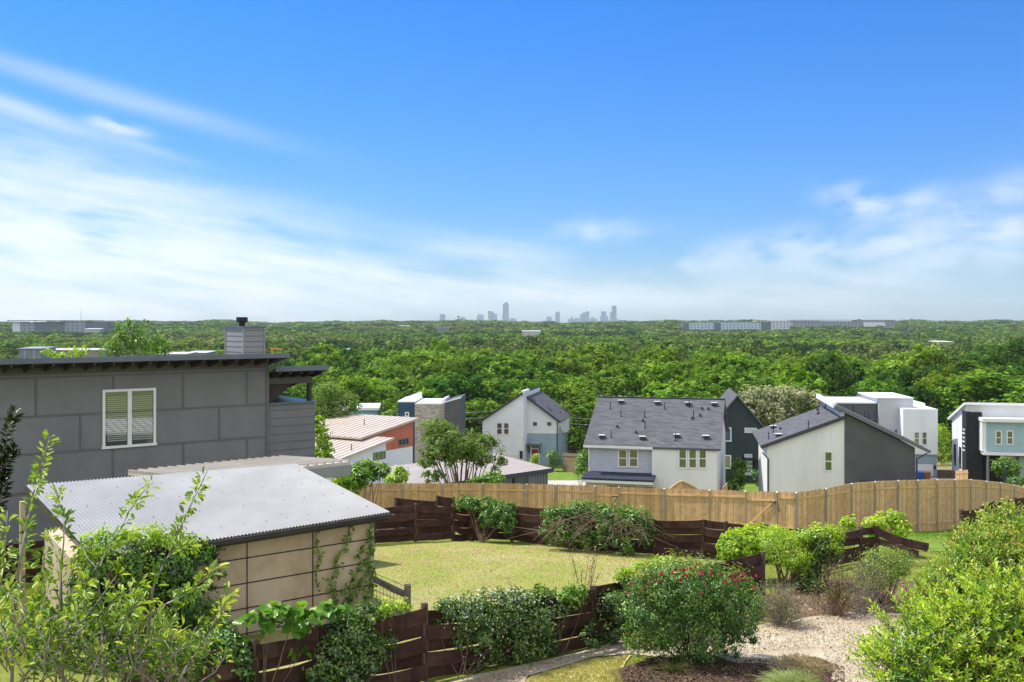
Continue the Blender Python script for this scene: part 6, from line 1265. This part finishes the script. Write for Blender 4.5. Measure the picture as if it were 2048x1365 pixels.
for i, (x, y, hh) in enumerate(((21, 3, 8.5), (27, 8, 9.5), (33, 13, 9), (16, -3, 8))):
    tp = TPL[0][i % 4]; t = thing('leafy_tree', 'green garden tree beyond the right edge, mirrored in the grey house window', 'tree', Vector((x, y, float(gy(y)))), 'garden trees mirrored in the bedroom window'); t.scale = (8, 8, hh)
    for nm, me in zip(('crown', 'trunk'), tp): o = bpy.data.objects.new(nm, me); COL.objects.link(o); o.parent = t; o.color = (.6, .8, .34, 1)
# the far wood: one mass
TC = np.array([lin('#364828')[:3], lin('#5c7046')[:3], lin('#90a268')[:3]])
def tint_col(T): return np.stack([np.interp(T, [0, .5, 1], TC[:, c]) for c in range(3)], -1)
BLK = [(-880, -540, 1180, 1330, 'construction'), (-245, -190, 470, 540, 'w')]
def mass(X, Y, r, hgt, kind, n, s, nt, seed):
    tpls = [dome_template(seed+i, n, s) if n < 500 else crown_template(seed+i, n, s, .0) for i in range(nt)]; out = []
    for i in range(len(X)):
        V, Q, T = tpls[int(rng.integers(nt))]; a = rng.uniform(0, 6.28); c, s_ = math.cos(a), math.sin(a); z = float(gy(Y[i]))
        W_ = np.stack([(V[:, 0]*c-V[:, 1]*s_)*r[i]*1.12+X[i], (V[:, 0]*s_+V[:, 1]*c)*r[i]*1.12+Y[i], V[:, 2]*hgt[i]+z], -1)
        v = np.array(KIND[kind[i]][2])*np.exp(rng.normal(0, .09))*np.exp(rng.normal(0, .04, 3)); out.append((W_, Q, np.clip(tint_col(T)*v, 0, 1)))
    return out
def clear_zone(X, Y):  # openings in the wood: low sheds, the long buildings and the road
    px = CX+F*X/Y; k = np.ones(len(X), bool)
    k &= ~((px > 20) & (px < 225) & (Y > 1180) & (Y < 1420)); k &= ~((px > 1360) & (px < 1590) & (Y > 1390) & (Y < 1480)); k &= ~((px > 1570) & (px < 1800) & (Y > 1600) & (Y < 1720))
    k &= ~(np.abs(px-(1795+(Y-900)*.05)) < 9+0*Y) | (Y < 850) | (Y > 1500)
    return k
def low_zone(X, Y):
    px = CX+F*X/Y; f = np.ones(len(X)); f[(px < 470) & (Y > 285) & (Y < 600)] = .62; f[(px > 600) & (px < 720) & (Y > 400) & (Y < 640)] = .68
    f[(px > 1030) & (px < 1090) & (Y > 560) & (Y < 870)] = .96; f[(px > 860) & (px < 915) & (Y > 760) & (Y < 1290)] = .74; f[(px > 1350) & (px < 1600) & (Y > 950) & (Y < 1420)] = .84; f[(px > 1570) & (px < 1800) & (Y > 1200) & (Y < 1650)] = .88; f[(px > 20) & (px < 225) & (Y > 800) & (Y < 1200)] = .8; f[(px > 1760) & (px < 1840) & (Y > 700) & (Y < 1500)] = .7
    return f
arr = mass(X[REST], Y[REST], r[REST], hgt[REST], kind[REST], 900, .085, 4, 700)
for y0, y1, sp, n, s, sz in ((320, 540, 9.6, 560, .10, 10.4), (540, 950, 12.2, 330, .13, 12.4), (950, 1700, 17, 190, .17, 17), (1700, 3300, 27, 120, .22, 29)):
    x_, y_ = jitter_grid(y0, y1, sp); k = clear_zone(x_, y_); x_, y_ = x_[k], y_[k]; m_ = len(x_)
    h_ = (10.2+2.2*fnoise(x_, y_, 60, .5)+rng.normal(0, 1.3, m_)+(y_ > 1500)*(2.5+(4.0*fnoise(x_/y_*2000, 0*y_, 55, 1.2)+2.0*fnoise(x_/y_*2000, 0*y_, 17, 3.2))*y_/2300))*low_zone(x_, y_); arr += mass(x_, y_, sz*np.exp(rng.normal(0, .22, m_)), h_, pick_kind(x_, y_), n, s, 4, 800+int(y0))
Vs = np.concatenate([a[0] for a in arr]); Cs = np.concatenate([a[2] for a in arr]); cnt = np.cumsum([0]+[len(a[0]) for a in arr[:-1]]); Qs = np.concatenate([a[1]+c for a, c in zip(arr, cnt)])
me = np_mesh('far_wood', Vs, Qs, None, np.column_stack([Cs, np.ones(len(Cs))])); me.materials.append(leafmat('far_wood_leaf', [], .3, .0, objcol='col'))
o = bpy.data.objects.new('far_wood', me); COL.objects.link(o); tag(o, 'endless green wood of the plain reaching to the far ridge', 'wood', kind='stuff')
print('far wood quads', len(Qs), 'trees', len(arr), 'individuals', len(IND))

# ------------------------------------------------------------------ far buildings
def facade(name, wall, win, sx, sz, mort=.35):
    m, N = newmat(name); g = N('ShaderNodeNewGeometry'); s_ = N('ShaderNodeSeparateXYZ'); N.l(g.outputs['Position'], s_.inputs[0])
    fx = N.math('FRACT', N.math('MULTIPLY', N.math('ADD', s_.outputs[0], s_.outputs[1]), 1/sx)); fz = N.math('FRACT', N.math('MULTIPLY', s_.outputs[2], 1/sz))
    k = N.math('MULTIPLY', N.math('GREATER_THAN', fx, mort), N.math('GREATER_THAN', fz, mort)); b = N('ShaderNodeBsdfPrincipled'); b.inputs['Roughness'].default_value = .5
    N.l(N.mix(k, c4(wall), c4(win)), b.inputs['Base Color']); N.l(b.outputs[0], N('ShaderNodeOutputMaterial').inputs[0]); return m
def far_box(m, x0, x1, y0, y1, Y, depth, mi=0, bottom=None):
    a, b = P(x0, y0, Y), P(x1, y1, Y); zb = float(gy(Y))-1 if bottom is None else P(x0, bottom, Y).z; zb = min(zb, b.z-.5) if bottom is None else zb
    return m.hexa([(a.x, Y, zb), (b.x, Y, zb), (b.x, Y+depth, zb), (a.x, Y+depth, zb)], [(a.x, Y, a.z), (b.x, Y, a.z), (b.x, Y+depth, a.z), (a.x, Y+depth, a.z)], mi)
def far_thing(name, label, cat_, px, Y): return thing(name, label, cat_, Vector((P(px, 645, Y).x, Y, float(gy(Y)))))
mW = facade('white_far_facade', '#bcc2c6', '#5c6a72', 5.2, 3.3, .6); mB = facade('blue_far_facade', '#a9bcc6', '#4d6672', 5.2, 3.3, .62); mDk = surf('dark_far_wall', '#5a6670'); mGr = facade('grey_far_facade', '#868f96', '#56626a', 6, 3.5, .55); mRoofG = surf('grey_far_roof', '#8b8f92'); mTan = surf('tan_far_roof', '#a09684'); mWhite = surf('white_far_wall', '#d5d8da')
h = far_thing('apartment_building', 'long white and pale blue apartment block on the right ridge', 'building', 1475, 1450)
for nm, x0, x1, y0, mt in (('end_bay', 1366, 1378, 646, mDk), ('wall', 1378, 1428, 646, mB), ('dark_bay', 1428, 1442, 647, mDk), ('wall', 1442, 1522, 645.5, mB), ('dark_bay', 1522, 1542, 645, mDk), ('wall', 1542, 1580, 644, mW)): far_box(MB(), x0, x1-.05, y0, 662, 1450, 22).build(nm, mt, h)
far_box(MB(), 1512, 1580, 641.8, 643.95, 1452, 26, bottom=643.9).build('roof', mTan, h); far_box(MB(), 1400, 1500, 644.3, 645.4, 1453, 16, bottom=645.4).build('roof', mRoofG, h)
h = far_thing('apartment_building', 'long grey flat roofed block behind the pale blue apartments', 'building', 1685, 1660)
for nm, x0, x1, y0, mt in (('wall', 1585, 1640, 642, mGr), ('wall', 1640, 1715, 643, mGr), ('wall', 1715, 1790, 641.5, mGr)): far_box(MB(), x0, x1-.05, y0, 662, 1660, 26).build(nm, mt, h)
far_box(MB(), 1583, 1792, 640.2, 641.4, 1658, 30, bottom=641.4).build('roof', mRoofG, h); far_box(MB(), 1716, 1722, 638.8, 641, 1662, 6, bottom=640.2).build('stair_tower', mDk, h); far_box(MB(), 1728, 1770, 645, 662, 1655, 3).build('entry_wall', mWhite, h)
h = far_thing('apartment_building', 'unfinished long grey building with pale end on the left ridge', 'building', 120, 1250)
for nm, x0, x1, y0, mt in (('end_bay', 25, 40, 644, mWhite), ('wall', 40, 70, 645, mGr), ('wall', 70, 130, 644.5, mDk), ('wall', 130, 170, 643, mGr), ('wall', 170, 215, 645, mDk)): far_box(MB(), x0, x1-.05, y0, 668, 1250, 25).build(nm, mt, h)
far_box(MB(), 14, 130, 641, 642.6, 1245, 34, bottom=642.6).build('roof', mDk, h); far_box(MB(), 125, 210, 641.8, 643.2, 1249, 30, bottom=643.2).build('roof', mRoofG, h)
h = far_thing('radio_mast', 'thin lattice radio mast above the left ridge', 'mast', 162, 1900); a, b = P(162, 655, 1900), P(162, 618, 1900); m = MB()
for dx in (-.8, .8): m.beam(a+Vector((dx, 0, -8)), b+Vector((dx*.4, 0, 0)), .22, .22)
for k in range(14): m.beam(a.lerp(b, k/14)+Vector((-.8, 0, 0)), a.lerp(b, (k+1)/14)+Vector((.8, 0, 0)), .15, .15)
m.build('lattice', surf('mast_metal', '#9a8f8c'), h)
for lab, x0, x1, y0, y1, Y, rc, wc in (('grey industrial shed left behind the grey roof', 38, 82, 697, 716, 430, '#8e969c', '#8a929a'), ('long low warehouse with a white roof behind the grey roof', 82, 208, 700, 712, 455, '#bcb6ac', '#908a80'), ('low white roofed shed right of the feathery treetop', 320, 372, 708, 716, 420, '#bcb6ac', '#a8a196'), ('white ribbed roof shed near the chimney', 372, 412, 705.5, 712, 440, '#c0c0be', '#9a9790'), ('low white roof in the wood right of the chimney', 632, 690, 700, 706, 520, '#d9dcdd', '#8c9094'), ('small white flat building in the middle of the wood', 1045, 1080, 662.6, 668, 880, '#d0d0d0', '#b9b4b0'), ('grey office block with dark fins below the skyline', 872, 898, 655, 664, 1290, '#6f7c84', '#7d878d'), ('pale low roofs at the left part of the ridge', 795, 826, 652, 660, 1500, '#c9c2ba', '#b5aca4'), ('pale roof glinting in the wood near the far road', 1876, 1906, 684, 688, 640, '#d6cfc6', '#a8a196'), ('white low roofs near the left ridge', 170, 200, 658, 664, 1100, '#d6d8da', '#a8a8a8')):
    h = far_thing('low_building', lab, 'building', (x0+x1)/2, Y); a, b = P(x0, y0, Y), P(x1, y1, Y); g = float(gy(Y))-1; D_ = 14 if Y < 700 else 10
    MB().hexa([(a.x, Y, g), (b.x, Y, g), (b.x, Y+D_, g), (a.x, Y+D_, g)], [(a.x, Y, a.z-.3), (b.x, Y, a.z-.3), (b.x, Y+D_, a.z-.3), (a.x, Y+D_, a.z-.3)]).build('wall', facade('shed_wall', wc, '#6f777c', 4, 60, .2) if 'fins' in lab or 'industrial' in lab else surf('shed_wall', wc), h)
    m = MB(); m.hexa([(a.x-.6, Y-.6, a.z-.29), (b.x+.6, Y-.6, a.z-.29), (b.x+.6, Y+D_, a.z+.1), (a.x-.6, Y+D_, a.z+.1)], [(a.x-.6, Y-.6, a.z-.05), (b.x+.6, Y-.6, a.z-.05), (b.x+.6, Y+D_, a.z+.4), (a.x-.6, Y+D_, a.z+.4)]); m.build('roof', surf('shed_roof', rc, rough=.5), h)
# far road climbing the right ridge
m = MB(); A = [(1775, 676, 800), (1790, 668, 950), (1806, 661, 1150), (1822, 656.5, 1350), (1840, 653, 1500)]
road = [Vector((P(x, 645, Y_).x, Y_, float(gy(Y_))+.3)) for x, y, Y_ in A]
V = []; Q = []
for i, p_ in enumerate(road): V += [p_+Vector((-5, 0, 0)), p_+Vector((5, 0, 0))]
for i in range(len(road)-1): Q.append((2*i, 2*i+1, 2*i+3, 2*i+2))
m.add(V, Q); m.build('road', m_conc, None, 'pale far road climbing the right ridge through the wood', 'road', kind='structure')
# water tower on the ridge
h = far_thing('water_tower', 'small dark water tower standing left of the skyline', 'water tower', 916.5, 2900); c = P(916.5, 637, 2900); m = MB(); m.tube([c+Vector((0,0,-12)), c+Vector((0,0,3))], [1.2, 1.2], 8); m.build('leg', mDk, h); m = MB(); m.tube([c+Vector((0,0,2.6)), c+Vector((0,0,3.2)), c+Vector((0,0,6)), c+Vector((0,0,6.6))], [.8, 3.6, 3.6, .6], 12); m.build('tank', mDk, h)
# ------------------------------------------------------------------ downtown towers, eight kilometres off
mT = [facade('tower_glass', '#5b809c', '#38607e', 9, 8, .4), facade('tower_pale', '#7090a6', '#4c6c86', 11, 9, .5), facade('tower_dark', '#44667e', '#2f5068', 10, 10, .35)]
ZS = lambda x, y: (820+x*.2539, 590+y*.2539)
TW = [('slim flat topped tower at the left end of the skyline', [(233, 275, 157, 'shaft'), (238, 268, 152, 'crown')], 0), ('low stepped block right of the water tower', [(388, 436, 180, 'shaft'), (396, 430, 174, 'crown')], 1), ('low domed block in the left part of the skyline', [(470, 512, 203, 'shaft'), (478, 500, 195, 'crown')], 1), ('broad tower with chamfered top left of the twin slabs', [(525, 580, 165, 'shaft'), (533, 573, 154, 'crown')], 1), ('stepped slab pair left of the tallest tower', [(624, 662, 138, 'shaft'), (632, 656, 130, 'crown'), (663, 685, 150, 'wing')], 0), ('tallest tower of the skyline with offset stacked boxes', [(727, 779, 155, 'base'), (733, 776, 118, 'shaft'), (731, 778, 72, 'upper_shaft'), (744, 771, 62, 'crown'), (750, 765, 57, 'cap')], 0), ('low wide block right of the tallest tower', [(783, 835, 190, 'shaft'), (790, 828, 184, 'crown')], 1), ('long low block in the gap of the skyline', [(860, 936, 206, 'shaft'), (880, 920, 201, 'crown')], 1),
      ('low wide podium block left of the slender tower', [(1017, 1142, 206, 'podium'), (1075, 1117, 178, 'shaft'), (1080, 1110, 171, 'crown')], 1), ('slender tower with pointed top in the middle of the skyline', [(1145, 1181, 142, 'shaft'), (1152, 1176, 133, 'crown')], 0), ('small gabled top block left of the slanting tower', [(1245, 1300, 190, 'shaft'), (1268, 1282, 173, 'crown'), (1301, 1338, 183, 'wing')], 1), ('broad tower rising in steps to the right', [(1341, 1357, 155, 'wing'), (1358, 1384, 140, 'shaft'), (1385, 1413, 131, 'crown')], 0), ('mid height block between the two big tower groups', [(1420, 1478, 190, 'shaft'), (1428, 1452, 177, 'crown')], 1), ('stepped shoulder tower left of the tall dark slab', [(1490, 1565, 205, 'podium'), (1500, 1562, 170, 'shaft'), (1508, 1546, 131, 'crown')], 0), ('tall dark slab tower at the right end of the skyline', [(1580, 1592, 137, 'wing'), (1593, 1627, 90, 'shaft'), (1597, 1624, 86, 'crown')], 2), ('low stepped blocks at the foot of the right end slab', [(1565, 1600, 200, 'wing'), (1601, 1645, 193, 'shaft'), (1648, 1680, 200, 'annex')], 0)]
for i, (lab, bxs, mi) in enumerate(TW):
    Yt = 7900+(i*137) % 500; h = far_thing('tower', lab, 'tower', ZS((bxs[0][0]+bxs[0][1])/2, 0)[0], Yt)
    for j, (x0, x1, y, nm) in enumerate(bxs):
        (a, ya), (b, _) = ZS(x0, y), ZS(x1, y); far_box(MB(), a, b, ya, 650, Yt+j*1.7, 60-6*j if 60-6*j > 20 else 20).build(nm, mT[mi], h)
h = far_thing('radio_mast', 'dark antenna mast against the twin slabs of the skyline', 'mast', 977.5, 2800); a, b = P(977.6, 650, 2800), P(977.6, 622, 2800); m = MB(); m.tube([a, b], [.7, .5], 6); m.build('pole', mDk, h)
for k, y in enumerate((624, 628, 634)): c = P(977.6, y, 2800); MB().tube([c+Vector((0,0,-1.6)), c+Vector((0,0,1.6))], 2.0, 8).build('antenna', mDk, h)
# street lamps along the far right ridge
for i, (x, y) in enumerate(((1798, 640), (1803, 637.5), (1822, 638), (1826, 640), (1880, 641))):
    c = P(x, y, 1500); g = float(gy(1500)); t = thing('lamp_post', 'tiny lamp post beside the far road on the right ridge', 'lamp post', Vector((c.x, 1500, g)), 'lamp posts along the far road'); MB().tube([(c.x, 1500, g), c], [.35, .25], 5).build('pole', mDk, t); MB().box(c+Vector((.8, 0, 0)), (2.2, .5, .3)).build('lamp_head', mDk, t)
# power lines between the house backs and the wood
def wire(label, pts, rr=.035):
    m = MB()
    for a, b in zip(pts[:-1], pts[1:]): a, b = P(*a), P(*b); m.tube([a.lerp(b, k/10)-Vector((0, 0, 1.0*math.sin(math.pi*k/10))) for k in range(11)], rr, 4)
    m.build('power_line', surf('wire_grey', '#a5a8a8', rough=.5), None, label, 'cable')
wire('upper power line strung before the wood', [(560, 800, 128), (1000, 822, 130), (1480, 829, 133)]); wire('lower power line strung before the wood', [(560, 818, 127), (1000, 833, 129), (1480, 842, 132)])
# loose hair-thin cable over the far wood at the left
# construction crane beyond the porch roof
c = P(548, 699, 480); h = thing('crane', 'small yellow crane arm above the trees right of the chimney', 'crane', Vector((c.x, 480, float(gy(480))))); MB().tube([(c.x-1, 480, float(gy(480))), (c.x-1, 480, c.z+.6)], .35, 6).build('mast', surf('crane_yellow', '#d09a2c'), h); MB().beam((c.x-2, 480, c.z+.5), (c.x+4, 480, c.z-.1), .5, .7).build('arm', surf('crane_arm', '#d09a2c'), h)
